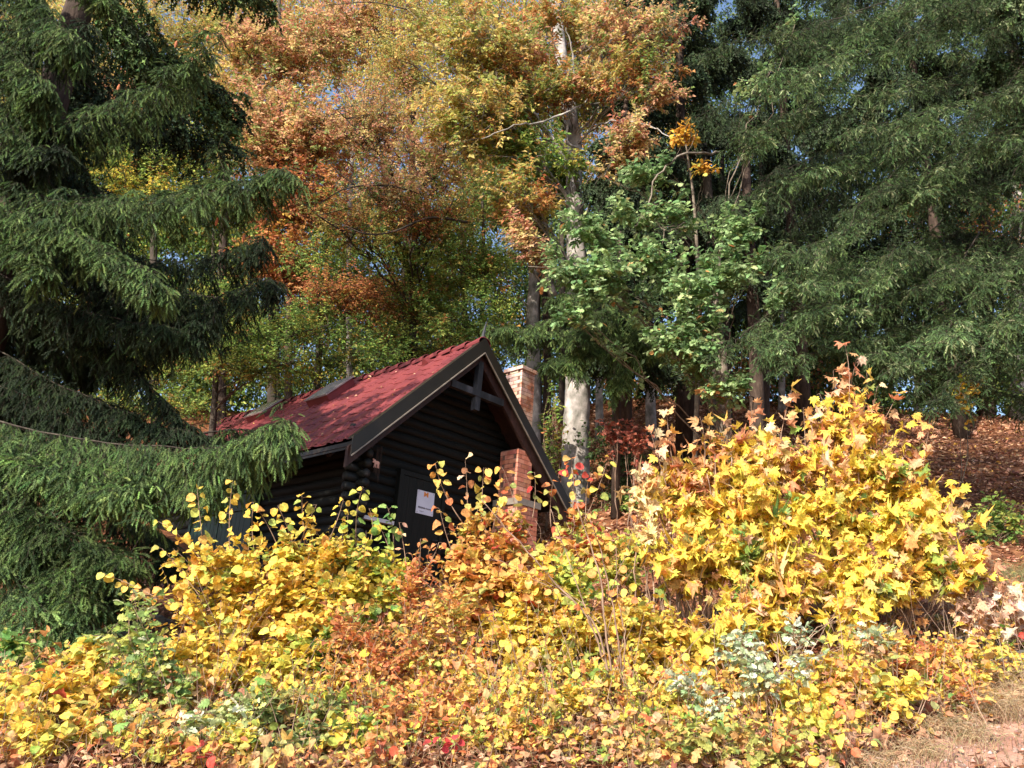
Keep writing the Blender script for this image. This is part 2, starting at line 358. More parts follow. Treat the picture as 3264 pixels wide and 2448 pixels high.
# ------------------------------------------------------------------ growing plants
def grow(name, label, cat, base, lobes, pal, T=T_hazel, size=.07, trunk=None, group=None, wood_mat=None, leaf_m=None, nt=5, nl=6, tw=.28,
         limb_r=.012, limbs=3, upw=.7, sunw=.6, randw=.6, droop=.35, k_twig=3, sub_len=.4, up_sub=.25, loose=.5, extra=None, fname="foliage", wname="stems", curl=.4, stiff=.8, cluster=.5):
    """lobes: (x, y, rx, ry, Y, n) in photograph pixels at depth Y, n = how many sub-branches; optional 7th own palette"""
    wood, fol = Geo(), Geo()
    rt = root(name, base, label, cat, group)
    if trunk is not None:
        tp, trad = trunk
        tubes(wood, tp, trad, 14 if trad.max() > .1 else 7)
    for lb in lobes:
        lx, ly, rx, ry, LY, nb = lb[:6]
        lp = lb[6] if len(lb) > 6 else pal
        c = at(lx, ly, LY); mp_ = mpx(c)
        R = A([rx * mp_, max(rx, ry) * mp_ * .75, ry * mp_])
        ends, starts = [], []
        for i in range(limbs):
            e = c + R * rng.normal(0, .33, 3)
            if trunk is not None:
                dz = np.linalg.norm((e - tp)[:, :2], axis=1)
                j = int(np.argmin(np.abs(tp[:, 2] - (e[2] - .45 * dz))))
                s_ = tp[j]
            else: s_ = base + A([rng.normal(0, .08), rng.normal(0, .08), -.05])
            starts.append(s_); ends.append(e)
        starts, ends = A(starts), A(ends); d_ = np.linalg.norm(ends - starts, axis=1, keepdims=True)
        ctrl = (starts + ends) / 2 + rnd(limbs, .08) * d_ + A([0, 0, .16]) * d_
        LP = bez(starts, ctrl, ends, 12)
        LP[:, 1:-1] += rng.normal(0, .012, LP[:, 1:-1].shape) * d_[:, None]
        r0 = limb_r * np.clip(d_ / 1.5, .7, 6)
        tubes(wood, LP, r0 * np.linspace(1, .35, 12)[None], 6)
        # sub-branches
        li = rng.integers(0, limbs, nb); ti = (4 + rng.random(nb) * 7.5).astype(int)
        S0 = LP[li, ti]; u = nrm(rnd(nb)); E = c + R * u * (rng.random((nb, 1)) ** loose)
        L_ = np.linalg.norm(E - S0, axis=1, keepdims=True)
        Cc = (S0 + E) / 2 + A([0, 0, up_sub * .4]) * L_ + rnd(nb, .1) * L_
        SP = bez(S0, Cc, E, 8)
        tubes(wood, SP, (r0[li] * .34) * np.linspace(1, .35, 8)[None], 4)
        w_ = A([q[1] for q in lp], float); w_ /= w_.sum(); pick = rng.choice(len(lp), nb, p=w_)
        # twigs
        si = np.repeat(np.arange(nb), nt); n2 = len(si)
        tt = rng.random(n2) ** .7 * .8 + .2; ii = np.minimum((tt * 7).astype(int), 6); ff = (tt * 7 - ii)[:, None]
        T0 = SP[si, ii] * (1 - ff) + SP[si, ii + 1] * ff
        sd = nrm(E - S0)[si]
        td = nrm(sd * stiff + rnd(n2, .6) + A([0, 0, up_sub]))
        tl = tw * rng.uniform(.5, 1.4, (n2, 1))
        T2 = T0 + td * tl; T1 = T0 + td * tl * .5 + A([0, 0, .06]) * tl
        TP = bez(T0, T1, T2, 4)
        tubes(wood, TP, np.full((n2, 1), max(.0022, r0.min() * .11)) * np.linspace(1, .5, 4)[None], k_twig)
        # leaves
        ki = np.repeat(np.arange(n2), nl); n3 = len(ki)
        lt = np.tile((np.arange(nl) + .6) / nl, n2) * .98; side = np.tile(np.where(np.arange(nl) % 2, 1, -1), n2)[:, None]
        P = T0[ki] + (T2 - T0)[ki] * lt[:, None]; D = td[ki]
        sv = nrm(np.cross(D, A([0, 0, 1.0])))
        ax = D * .6 + sv * side * .8 + A([0, 0, -droop]) + rnd(n3, .25)
        nn = A([0, 0, upw]) + SUN * sunw + rnd(n3, randw)
        leaves(fol, T, P + rnd(n3, .006), ax, nn, size * rng.uniform(.42, 1.32, n3), colours(n3, lp, pick[si][ki], cluster=cluster), curl)
    if extra: extra(wood, fol)
    make(wname, wood, wood_mat or M_twig, rt, smooth=True, colour=False)
    if fol.V: make(fname, fol, leaf_m or M_leaf, rt)
    return rt

def whip(wood, fol, base, tip, pal, n, T, size, bend=.15, r=.006, from_t=.45, petiole=0.03):
    """one long shoot with leaves standing off its upper part"""
    d_ = np.linalg.norm(tip - base)
    P = bez(base, (base + tip) / 2 + rnd(1, bend)[0] * d_ * .5 + A([0, 0, bend * d_ * .3]), tip, 16)
    tubes(wood, P, r * np.linspace(1, .3, 16)[None], 5)
    t = np.linspace(from_t, 1, n) + rng.normal(0, .01, n); ii = np.clip(t * 15, 0, 14.99).astype(int); f = np.clip(t * 15 - ii, 0, 1)[:, None]
    Q = P[0][ii] * (1 - f) + P[0][np.minimum(ii + 1, 15)] * f
    dirn = nrm(rnd(n) * A([1, .7, .3]) + A([0, 0, .25])); dirn[::2, 0] = np.abs(dirn[::2, 0]); dirn[1::2, 0] = -np.abs(dirn[1::2, 0])
    pe = Q + dirn * petiole * rng.uniform(.6, 1.6, (n, 1))
    tubes(wood, np.stack([Q, (Q + pe) / 2 + A([0, 0, .004]), pe], 1), np.full((n, 3), .0016), 3)
    leaves(fol, T, pe, dirn + A([0, 0, -.8]) + rnd(n, .3), A([0, -.7, .5]) + SUN * .5 + rnd(n, .5), size * rng.uniform(.7, 1.25, n), colours(n, pal), .5)

# ------------------------------------------------------------------ conifers
def bough(wood, fol, pts, L0, n2, n3, ns, pal, S=.11, hang=.6, SH=SH_near, r=.013, dens=1.5, wild=.12):
    """pts: list of world points, trunk to tip. Side shoots hang from the branch like a curtain."""
    n2 = int(n2 * dens); L0 *= 1.1
    M = spline(pts, 34); tot = np.linalg.norm(np.diff(M, axis=0), axis=1).sum()
    M[2:-1] += np.cumsum(rng.normal(0, max(wild, .2) * .11, (31, 3)), 0) * np.linspace(0, 1, 31)[:, None]
    L0 *= rng.uniform(.8, 1.25); bf = rng.uniform(.68, 1.3) if wild < .3 else rng.uniform(.55, 1.6)  # per-bough brightness puts sunlit and shaded contrast into the needle colour
    tubes(wood, M[None], (r * np.linspace(1, .18, 34))[None], 6)
    t = np.linspace(.1, .995, n2) + rng.normal(0, .008, n2); t = np.clip(t, .05, .999)
    ii = (t * 33).astype(int); f = (t * 33 - ii)[:, None]
    S0 = M[ii] * (1 - f) + M[np.minimum(ii + 1, 33)] * f
    tg = nrm(M[np.minimum(ii + 1, 33)] - M[ii])
    sd = nrm(np.cross(tg, A([0, 0, 1.0]))) * np.where(np.arange(n2) % 2, 1, -1)[:, None]
    ln = L0 * np.clip(1.15 - t, .12, 1)[:, None] ** .65 * rng.uniform(.65, 1.25, (n2, 1))
    d1 = nrm(sd * rng.uniform(.5, 1, (n2, 1)) + tg * .65 + rnd(n2, wild))
    E = S0 + d1 * ln * .8 + A([0, 0, -hang]) * ln * rng.uniform(.5, 1.3, (n2, 1))
    SP = bez(S0, S0 + d1 * ln * .55 + A([0, 0, .04]), E, 7)
    tubes(wood, SP, np.full((n2, 1), r * .16) * np.linspace(1, .4, 7)[None], 3)
    si = np.repeat(np.arange(n2), n3); m3 = len(si)
    tt = np.tile((np.arange(n3) + .5) / n3, n2) * .95 + .05; jj = np.minimum((tt * 6).astype(int), 5); ff = (tt * 6 - jj)[:, None]
    T0 = SP[si, jj] * (1 - ff) + SP[si, jj + 1] * ff
    sg = nrm(SP[si, jj + 1] - SP[si, jj])
    s2 = nrm(np.cross(sg, A([0, 0, 1.0]) + rnd(m3, .3))) * np.tile(np.where(np.arange(n3) % 2, 1, -1), n2)[:, None]
    td = nrm(sg * .8 + s2 * .75 + A([0, 0, -hang * .75]) + rnd(m3, wild * 1.4))
    tl = (S * 1.7) * rng.uniform(.5, 1.5, (m3, 1)) * (1 - tt[:, None] * .4)
    T2 = T0 + td * tl
    tubes(wood, np.stack([T0, T2], 1), np.full((m3, 2), .0025), 3)
    ki = np.repeat(np.arange(m3), ns); n4 = len(ki)
    lt = np.tile(np.arange(ns) / max(ns - 1, 1), m3)[:, None] * .95
    P = T0[ki] + (T2 - T0)[ki] * lt
    s3 = nrm(np.cross(td, A([0, 0, 1.0])))[ki] * np.tile(np.where(np.arange(ns) % 2, 1, -1), m3)[:, None]
    last = np.tile(np.arange(ns) == ns - 1, m3)[:, None]
    ax = td[ki] * .9 + np.where(last, 0, 1) * s3 * .75 + A([0, 0, -.18]) + rnd(n4, .12 if wild < .3 else .34)
    w_ = A([q[1] for q in pal], float); w_ /= w_.sum(); pick = rng.choice(len(pal), n2, p=w_)
    shoots(fol, SH, P, ax, S * rng.uniform(.6, 1.25, n4), colours(n4, pal, pick[si][ki], .15) * bf)

def lofts(pts, Y=None): return [at(p[0], p[1], p[2]) for p in pts]
# --- SCENE ---
# ------------------------------------------------------------------ the cabin
W0 = at(1317 / K, 1562 / K, 13.0)                          # top left corner of the plate on the door
GA = A([math.sin(YAW), math.cos(YAW), 0.0])                # along the gable wall, to the right
GB = A([-math.cos(YAW), math.sin(YAW), 0.0])               # along the side wall, away from the viewer
ZZ = A([0, 0, 1.0])
def H(a, b, z): return A([W0[0] + GA[0] * a + GB[0] * b, W0[1] + GA[1] * a + GB[1] * b, z])
def hbox(g, a0, a1, b0, b1, z0, z1, C=None):
    g.box(H((a0 + a1) / 2, (b0 + b1) / 2, (z0 + z1) / 2), GA * (a1 - a0) / 2, GB * (b1 - b0) / 2, ZZ * (z1 - z0) / 2, C)
M_log = noise_mat("stained_log", [(0.3, (9, 10, 8)), (0.55, (15, 16, 12)), (0.8, (28, 26, 21))], 5, 8, (1, 1, 6), 0.7, 0.2, 0.5, 14, 0.01)
M_logend = noise_mat("worn_log_end", [(0.35, (16, 18, 16)), (0.62, (30, 31, 29)), (0.78, (110, 106, 102))], 8, 6, (1, 1, 1), 0.6, 0.35, 0.4)
M_door = noise_mat("door_stain", [(0.3, (17, 19, 16)), (0.6, (24, 25, 21)), (0.85, (34, 34, 30))], 4, 8, (5, 5, .5), 0.65, 0.2, 0.3)
M_green = noise_mat("green_paint", [(0.3, (8, 34, 27)), (0.6, (12, 44, 34)), (0.85, (20, 58, 46))], 5, 6, (3, 3, .5), 0.55, 0.35, 0.3)
M_barge = noise_mat("brown_sheet", [(0.3, (33, 27, 19)), (0.6, (40, 33, 24)), (0.85, (49, 41, 31))], 3, 5, (1, 1, 1), 0.45, 0.4, 0.15)
M_trim = noise_mat("pale_edge", [(0.3, (112, 102, 92)), (0.8, (150, 140, 128))], 6, 4, (1, 1, 1), 0.5, 0.4, 0.1)
M_soffit = noise_mat("brown_boards", [(0.3, (40, 26, 23)), (0.6, (58, 38, 34)), (0.85, (76, 52, 46))], 4, 6, (3, 3, 1), 0.6, 0.3, 0.3)
M_timber = noise_mat("grey_timber", [(0.3, (30, 32, 34)), (0.55, (50, 52, 56)), (0.8, (104, 104, 110))], 6, 7, (1, 1, .3), 0.7, 0.3, 0.4)
M_white = noise_mat("white_paint", [(0.3, (176, 172, 174)), (0.8, (210, 206, 210))], 5, 4, (1, 1, 1), 0.4, 0.4, 0.1)
M_plate = noise_mat("white_plate", [(0.3, (196, 192, 204)), (0.8, (214, 210, 220))], 3, 3, (1, 1, 1), 0.3, 0.5, 0.05)
M_orange = noise_mat("orange_print", [(0.3, (216, 128, 44)), (0.8, (232, 146, 56))], 5, 2, (1, 1, 1), 0.4, 0.4, 0)
M_ink = noise_mat("grey_print", [(0.3, (84, 76, 88)), (0.8, (108, 98, 110))], 5, 2, (1, 1, 1), 0.4, 0.4, 0)
M_pink = noise_mat("bare_wood", [(0.3, (214, 160, 140)), (0.8, (232, 186, 166))], 12, 4, (1, 1, 1), 0.6, 0.3, 0.1)
M_mortar = noise_mat("mortar", [(0.3, (104, 78, 68)), (0.8, (140, 112, 98))], 20, 6, (1, 1, 1), 0.95, 0.1, 0.6, 60, 0.01)
M_blue = noise_mat("blue_plastic", [(0.3, (24, 24, 120)), (0.8, (36, 36, 150))], 5, 2, (1, 1, 1), 0.4, 0.5, 0)

def roof_mat():
    mt, nt, out = mat_new("red_roof")
    tc = node(nt, "ShaderNodeTexCoord")
    n1 = node(nt, "ShaderNodeTexNoise"); n1.inputs["Scale"].default_value = 1.6; n1.inputs["Detail"].default_value = 8
    n2 = node(nt, "ShaderNodeTexNoise"); n2.inputs["Scale"].default_value = 24; n2.inputs["Detail"].default_value = 6
    for n_ in (n1, n2): nt.links.new(tc.outputs["Object"], n_.inputs["Vector"])
    cr = node(nt, "ShaderNodeValToRGB"); el = cr.color_ramp.elements
    el[0].position = .3; el[0].color = (*lin((100, 42, 46)), 1); el[1].position = .72; el[1].color = (*lin((134, 60, 60)), 1)
    nt.links.new(n1.outputs["Fac"], cr.inputs[0])
    c2 = node(nt, "ShaderNodeValToRGB"); e2 = c2.color_ramp.elements
    e2[0].position = .3; e2[0].color = (.72, .70, .70, 1); e2[1].position = .62; e2[1].color = (1, 1, 1, 1)
    nt.links.new(n2.outputs["Fac"], c2.inputs[0])
    mu = node(nt, "ShaderNodeMix", data_type='RGBA', blend_type='MULTIPLY'); mu.inputs[0].default_value = .4
    nt.links.new(cr.outputs[0], mu.inputs[6]); nt.links.new(c2.outputs[0], mu.inputs[7])
    pb = node(nt, "ShaderNodeBsdfPrincipled"); pb.inputs["Roughness"].default_value = .5; pb.inputs["Specular IOR Level"].default_value = .4
    nt.links.new(mu.outputs[2], pb.inputs["Base Color"]); nt.links.new(pb.outputs[0], out.inputs[0])
    return mt
M_roof = roof_mat()
def glass_mat():
    mt, nt, out = mat_new("dusty_glass")
    pb = node(nt, "ShaderNodeBsdfPrincipled"); pb.inputs["Base Color"].default_value = (*lin((150, 142, 140)), 1)
    pb.inputs["Roughness"].default_value = .18; pb.inputs["Specular IOR Level"].default_value = .8
    nt.links.new(pb.outputs[0], out.inputs[0]); return mt
M_glass = glass_mat()

A0, A1, AM, AE0, AE1 = -1.12, 2.62, 0.75, -1.69, 3.19
ZE, ZR, BF, BB, BW = 4.69, 7.05, -0.6, 8.3, 7.9
SL = (ZR - ZE) / (AM - AE0)
def zroof(a): return ZR - abs(a - AM) * SL
cabin = root("log_cabin", H(AM, 3, 2.3), "dark log cabin under a red tiled roof behind the yellow hazels", "cabin")

def log_profile(z0, z1, pitch=.15, r=.062):
    pts = []
    z = z0
    r_ = r; k_ = 0
    while z < z1:
        k_ += 1; pitch = .15 + .022 * math.sin(k_ * 2.3) ; r = r_ * (1 + .18 * math.sin(k_ * 4.1))
        for th in np.linspace(-78, 78, 7): pts.append((z + pitch / 2 + math.sin(math.radians(th)) * pitch / 2 / math.sin(math.radians(78)), r * math.cos(math.radians(th)) - r * .3))
        z += pitch
    return pts
# gable wall
g = Geo(); pr = log_profile(2.2, 6.9)
P = []
for z, o in pr:
    hw = max(0.02, (ZR - .13 - z) / SL)
    a_, b_ = max(A0, AM - hw), min(A1, AM + hw)
    P.append([H(a_ + (b_ - a_) * t, -o, z + .006 * math.sin(t * 17 + z * 9)) for t in np.linspace(0, 1, 14)])
g.grid(A(P)); hbox(g, A0, A1, .02, .1, 2.2, zroof(A0) - .2)
make("gable_wall", g, M_log, cabin, smooth=True, colour=False)
# side walls
g = Geo(); pr = log_profile(2.275, zroof(A0) - .12)
g.grid(A([[H(A0 - o, b_, z + .006 * math.sin(b_ * 6 + z * 9)) for b_ in np.linspace(BW, 0, 24)] for z, o in pr]))
hbox(g, A0 + .02, A0 + .1, 0, BW, 2.2, zroof(A0) - .15)
make("side_wall", g, M_log, cabin, smooth=True, colour=False)
g = Geo(); g.grid(A([[H(A1 + o, b_, z) for b_ in np.linspace(0, BW, 8)] for z, o in pr])); hbox(g, A1 - .1, A1 - .02, 0, BW, 2.2, zroof(A1) - .15)
make("side_wall", g, M_log, cabin, smooth=True, colour=False)
g = Geo(); hbox(g, A0, A1, BW - .1, BW, 2.2, 4.9)
g.add([H(A0, BW - .05, 4.9), H(A1, BW - .05, 4.9), H(AM, BW - .05, 6.85)], [[0, 1, 2]])
make("back_wall", g, M_log, cabin, colour=False)
# crossing log ends at the near corner
g = Geo(); i = 0; z = 2.35
while z < zroof(A0) - .1:
    def lg(p, d, r):
        ge = Geo(); tubes(ge, A([p, p + d * .45, p + d * .9, p + d]), A([r, r * 1.03, r, r * .8]), 9)
        make("log_end", ge, M_logend, cabin, smooth=True, colour=False)
    o = .012 * math.sin(z * 31)
    lg(H(A0 + .05, .0, z), -GA * (.27 + o), .073)
    lg(H(A0 + .03, .08, z + .075), -GB * (.30 - o), .073)
    if zroof(A1) - .15 > z > 3: lg(H(A1 - .05, 0, z), GA * .25, .073); lg(H(A1 - .03, .08, z + .075), -GB * .25, .073)
    z += .15
# stone footing
g = Geo()
for (p0, p1) in (((A0 - .12, -.12), (A0 - .12, 6.5)), ((A0 - .12, -.12), (A1 + .1, -.12))):
    n_ = int(np.hypot(p1[0] - p0[0], p1[1] - p0[1]) / .3)
    for lay in range(3):
        for k_ in range(n_):
            t = (k_ + .5 + (lay % 2) * .5) / n_; a_ = p0[0] + (p1[0] - p0[0]) * t; b_ = p0[1] + (p1[1] - p0[1]) * t
            hw = .14 + .02 * rng.random()
            g.box(H(a_, b_, 1.62 + lay * .22 + rng.normal(0, .01)), GA * hw + ZZ * .01, GB * (.14 + .03 * rng.random()), ZZ * .1)
hbox(g, A0, A1, 0, 6.4, 1.0, 2.2)
make("stone_footing", g, M_stone, cabin, colour=False)
# roof surface: ribbed and stepped sheets
def slope(side):
    g = Geo(); bs = np.arange(BF, BB + .001, .03125); Ls = math.hypot(AM - AE0, ZR - ZE)
    vs = []
    step = .37; nst = int(Ls / step) + 1
    for i in range(nst):
        v0, v1 = i * step, min((i + 1) * step, Ls)
        for t in (0, .5, .94, 1): vs.append((v0 + (v1 - v0) * t, .009 * t))
    dn = A([-(AM - AE0), -(ZR - ZE)]) / Ls
    nr = A([-dn[1], dn[0]]) if False else A([dn[1], -dn[0]])
    P = np.zeros((len(vs), len(bs), 3))
    ph = (bs - BF) / .40 % 1.0
    rib = np.exp(-((ph - .5) / .12) ** 4) * .026
    seam = np.where(np.abs((bs - BF + .06) % 1.0 - .5) < .02, .02, 0)
    for i, (v, hst) in enumerate(vs):
        wave = .008 * np.sin((bs - BF) / .40 * 2 * np.pi) * (1 if hst > .007 else .1)
        h = rib + seam + hst + wave * .5
        a_ = AM + dn[0] * v + nr[0] * h * -1; zz = ZR + dn[1] * v + abs(nr[1]) * h
        if side > 0: a_ = 2 * AM - (AM + dn[0] * v - abs(nr[0]) * h)
        else: a_ = AM + dn[0] * v - abs(nr[0]) * h
        for j, b_ in enumerate(bs): P[i, j] = H(a_[j], b_, zz[j])
    g.grid(P if side > 0 else P[:, ::-1])
    return make("roof_slope", g, M_roof, cabin, colour=False)
rl = slope(-1); slope(1)
# ridge caps, each overlapping the next
g = Geo(); b_ = BF - .02
while b_ < BB:
    c0, c1 = H(AM, b_, ZR - .015), H(AM, b_ + .40, ZR - .03)
    P = []
    for s_, r in ((0, .125), (.5, .115), (1, .105)):
        c = c0 + (c1 - c0) * s_ + ZZ * (.02 * (1 - s_))
        P.append([c + GA * math.cos(th) * r * 1.15 + ZZ * (math.sin(th) * r * .8 - .03) for th in np.linspace(-.35, math.pi + .35, 11)])
    g.grid(A(P)[::-1]); g.grid(A([P[0], [p * .999 + A([0, 0, -.012]) + GB * .001 for p in P[0]]]))
    b_ += .36
make("ridge_cap", g, M_roof, cabin, smooth=False, colour=False)
# underside boards and rafters
g = Geo()
for sgn in (-1, 1):
    e = AE0 if sgn < 0 else AE1
    for off, th in ((.09, .0),):
        P = A([[H(AM + (e - AM) * t, b_, zroof(AM + (e - AM) * t) - off) for b_ in (BF + .03, BB)] for t in (0, 1)])
        g.grid(P)
make("soffit", g, M_soffit, cabin, colour=False)
g = Geo(); du = A([e_ for e_ in (1, SL)]) / math.hypot(1, SL)
for sgn in (-1, 1):
    for b_ in [BF + .12] + list(np.arange(.15, 8, .9)):
        e = (AE0 + .08) if sgn < 0 else (AE1 - .08)
        p, q = H(AM, b_, ZR - .17), H(e, b_, zroof(e) - .17)
        d = (q - p) / 2; nn_ = nrm(np.cross(d, GB))
        g.box((p + q) / 2, d, GB * .035, nn_ * .065)
make("rafters", g, M_soffit, cabin, colour=False)
# barge boards: brown sheet with a pale lower edge
for sgn in (-1, 1):
    e = AE0 - .03 if sgn < 0 else AE1 + .03
    g, g2, g3 = Geo(), Geo(), Geo()
    p, q = H(AM, BF, ZR + .02), H(e, BF, zroof(e) + .02)
    d = (q - p) / 2; nn_ = nrm(np.cross(d, GB)); nn_ = nn_ * (1 if nn_[2] < 0 else -1)
    vert = ZZ * -.17
    def slab(gg, top, low, b0, b1):
        V = []
        for b_ in (b0, b1):
            for P_, zo in ((p, top), (q, top), (q, low), (p, low)): V.append(P_ + GB * b_ + A([0, 0, zo]))
        F = [[0, 1, 2], [0, 2, 3], [4, 6, 5], [4, 7, 6], [0, 5, 1], [0, 4, 5], [3, 2, 6], [3, 6, 7], [1, 5, 6], [1, 6, 2], [0, 3, 7], [0, 7, 4]]
        gg.add(V, F)
    slab(g, .035, -.25, -.03, 0.0)
    slab(g, .035, .015, 0.0, .10)
    bo = make("barge_board", g, M_barge, cabin, colour=False)
    slab(g2, -.237, -.258, -.052, -.031)
    make("edge_strip", g2, M_trim, bo, colour=False)
    slab(g3, -.10, -.40, .06, .12)
    make("inner_board", g3, M_soffit, bo, colour=False)
g = Geo()
hbox(g, AE0 + .01, AE0 + .04, BF + .02, BB, ZE - .13, ZE - .02)
hbox(g, AE1 - .04, AE1 - .01, BF + .02, BB, ZE - .13, ZE - .02)
make("fascia", g, M_barge, cabin, colour=False)
# king post, collar beam, finial
g = Geo(); g.box(H(.765, -.5, 6.25), GA * .055, GB * .05, ZZ * .44 + GA * .012)
make("king_post", g, M_timber, cabin, colour=False)
g = Geo(); hbox(g, AM - .62, AM + .62, -.56, -.47, 6.05, 6.17)
make("collar_beam", g, M_timber, cabin, colour=False)
g = Geo(); q = [H(AM, BF + .04, ZR), H(AM + .005, BF + .04, ZR + .14), H(AM + .02, BF + .03, ZR + .28), H(AM + .045, BF + .02, ZR + .40)]
tubes(g, A(q), A([.05, .032, .02, .008]), 6)
make("finial", g, M_timber, cabin, colour=False)
# skylights and vent on the near slope
dnv = nrm(A([*(GA * -(AM - AE0))[:2], -(ZR - ZE)])); nrv = nrm(np.cross(dnv, GB)); nrv = nrv * (1 if nrv[2] > 0 else -1)
def RP(v, b_, h=0): return H(AM, b_, ZR) + dnv * v + nrv * h
for (v0, v1, b0, b1) in ((.30, .98, 2.75, 3.40), (.30, .80, 5.25, 5.9)):
    g = Geo()
    c = (RP(v0, b0) + RP(v1, b1)) / 2; hv, hb = (v1 - v0) / 2, (b1 - b0) / 2
    for s_ in (-1, 1):
        g.box(c + dnv * s_ * hv + nrv * .07, dnv * .025, GB * (hb + .025), nrv * .075)
        g.box(c + GB * s_ * hb + nrv * .07, dnv * (hv - .026), GB * .025, nrv * .075)
    sk = make("skylight", g, M_roof, cabin, colour=False)
    g = Geo(); g.box(c + nrv * .165, dnv * (hv + .05), GB * (hb + .05), nrv * .014)
    make("pane", g, M_glass, sk, colour=False)
g = Geo(); c = RP(.46, .5, .03)
g.add([c - GB * .1, c + GB * .1, c + nrv * .11 - dnv * .02, c - dnv * .22], [[0, 1, 2], [0, 2, 3], [1, 3, 2]])
make("roof_vent", g, M_roof, cabin, colour=False)
# door with frame
g = Geo()
for k_ in range(6): hbox(g, -.32 + k_ * .142, -.32 + k_ * .142 + .139, -.105, -.05, 2.62, 4.52)
dr = make("door", g, M_door, cabin, colour=False)
g = Geo(); hbox(g, -.40, -.325, -.135, -.0, 2.6, 4.6); hbox(g, .535, .60, -.12, -.0, 2.6, 4.6); hbox(g, -.324, .534, -.12, -.0, 4.525, 4.6)
make("door_frame", g, M_door, dr, colour=False)
g = Geo(); tubes(g, A([H(.46, -.10, 3.6), H(.46, -.17, 3.6), H(.36, -.17, 3.59)]), A([.012, .012, .01]), 6)
make("handle", g, M_timber, dr, colour=False)
g = Geo(); hbox(g, -1.02, -.44, -.16, -.06, 3.70, 3.755)
wd = make("window_sill", g, M_white, cabin, colour=False)
# green shutters on the side wall
for (b0, b1) in ((2.72, 3.72), (3.74, 4.74)):
    g = Geo(); n_ = 7
    for k_ in range(n_):
        bb = b0 + (b1 - b0) * k_ / n_; hbox(g, A0 - .135, A0 - .08, bb + .004, bb + (b1 - b0) / n_ - .004, 2.75, 4.34)
    for z_ in (3.05, 4.05): hbox(g, A0 - .16, A0 - .136, b0 + .03, b1 - .03, z_, z_ + .1)
    make("shutter", g, M_green, cabin, colour=False)
g = Geo()
hbox(g, A0 - .15, A0 - .05, 2.62, 2.71, 2.6, 4.45); hbox(g, A0 - .15, A0 - .05, 4.75, 4.84, 2.6, 4.45); hbox(g, A0 - .15, A0 - .05, 2.71, 4.75, 4.36, 4.45)
make("window_frame", g, M_green, cabin, colour=False)

# brickwork: every brick modelled in one mesh per stack
def brick_mat(name, soot):
    mt = noise_mat(name, [(0.25, (160, 94, 76)), (0.45, (198, 124, 100)), (0.6, (216, 152, 128)), (0.75, (230, 192, 176))] if not soot else
                   [(0.25, (124, 108, 102)), (0.38, (206, 136, 106)), (0.48, (222, 182, 164)), (0.75, (238, 216, 206))], 3.2 if soot else 5, 8, (1, 1, 1), 0.9, 0.2, 0.5, 40, 0.008, attr=True)
    return mt
M_brick = brick_mat("brick", False); M_brickw = brick_mat("limewashed_brick", True)
def bricks(g, gm, a0, a1, b0, b1, z0, z1, hb=.078):
    hbox(gm, a0 + .004, a1 - .004, b0 + .004, b1 - .004, z0, z1 - .004)
    lay = 0; z = z0
    while z < z1 - .02:
        zt = min(z + hb - .010, z1); o = .5 * (lay % 2)
        for axis in (0, 1):
            L_ = (a1 - a0) if axis == 0 else (b1 - b0)
            n_ = max(2, round(L_ / .2)); cuts = [0] + [x_ / n_ * L_ for x_ in (np.arange(1, n_ + 1) - o) if 0.03 < x_ / n_ * L_ < L_ - .03] + [L_]
            for s_, e_ in zip(cuts[:-1], cuts[1:]):
                s2, e2 = s_ + (.005 if s_ > 0 else 0), e_ - (.005 if e_ < L_ else 0)
                for sd in (0, 1):
                    j = .0015 * rng.random(); C = A([1.0, 1, 1]) * rng.uniform(.62, 1.15) * A([1, rng.uniform(.88, 1.08), rng.uniform(.85, 1.08)])
                    if axis == 0:
                        bb = (b0 - j, b0 + .05) if sd == 0 else (b1 - .05, b1 + j)
                        hbox(g, a0 + s2, a0 + e2, bb[0], bb[1], z, zt, C)
                    else:
                        if e2 - s2 < .11: continue
                        aa = (a0 - j - .001, a0 + .05) if sd == 0 else (a1 - .05, a1 + j + .001)
                        hbox(g, aa[0], aa[1], b0 + max(s2, .052), b0 + min(e2, L_ - .052), z, zt, C)
        z += hb; lay += 1
ca, cb = 2.72, .3
ch = root("chimney", H(ca + .18, cb + .2, 2.5), "tall limewashed brick chimney standing above the right roof edge", "chimney")
g, gm = Geo(), Geo(); bricks(g, gm, ca, ca + .37, cb, cb + .44, 2.4, 7.36)
# lower half bare brick, upper half limewashed
make("stack", g, M_brickw, ch); make("mortar", gm, M_mortar, ch, colour=False)
g, gm = Geo(), Geo(); bricks(g, gm, ca - .035, ca + .405, cb - .035, cb + .475, 7.365, 7.45)
make("cap", g, M_brickw, ch)
pl = root("brick_pillar", H(2.06, -.2, 2.4), "orange brick fireplace pillar against the dark gable wall", "brick pillar")
g, gm = Geo(), Geo(); bricks(g, gm, 1.88, 2.25, -.5, -.07, 4.52, 5.43, .082); bricks(g, gm, 1.80, 2.33, -.62, -.07, 2.3, 4.40, .082)
make("brickwork", g, M_brick, pl); make("mortar", gm, M_mortar, pl, colour=False)
g = Geo(); hbox(g, 1.76, 2.37, -.66, -.07, 4.405, 4.515)
make("ledge", g, M_trim, pl, colour=False)

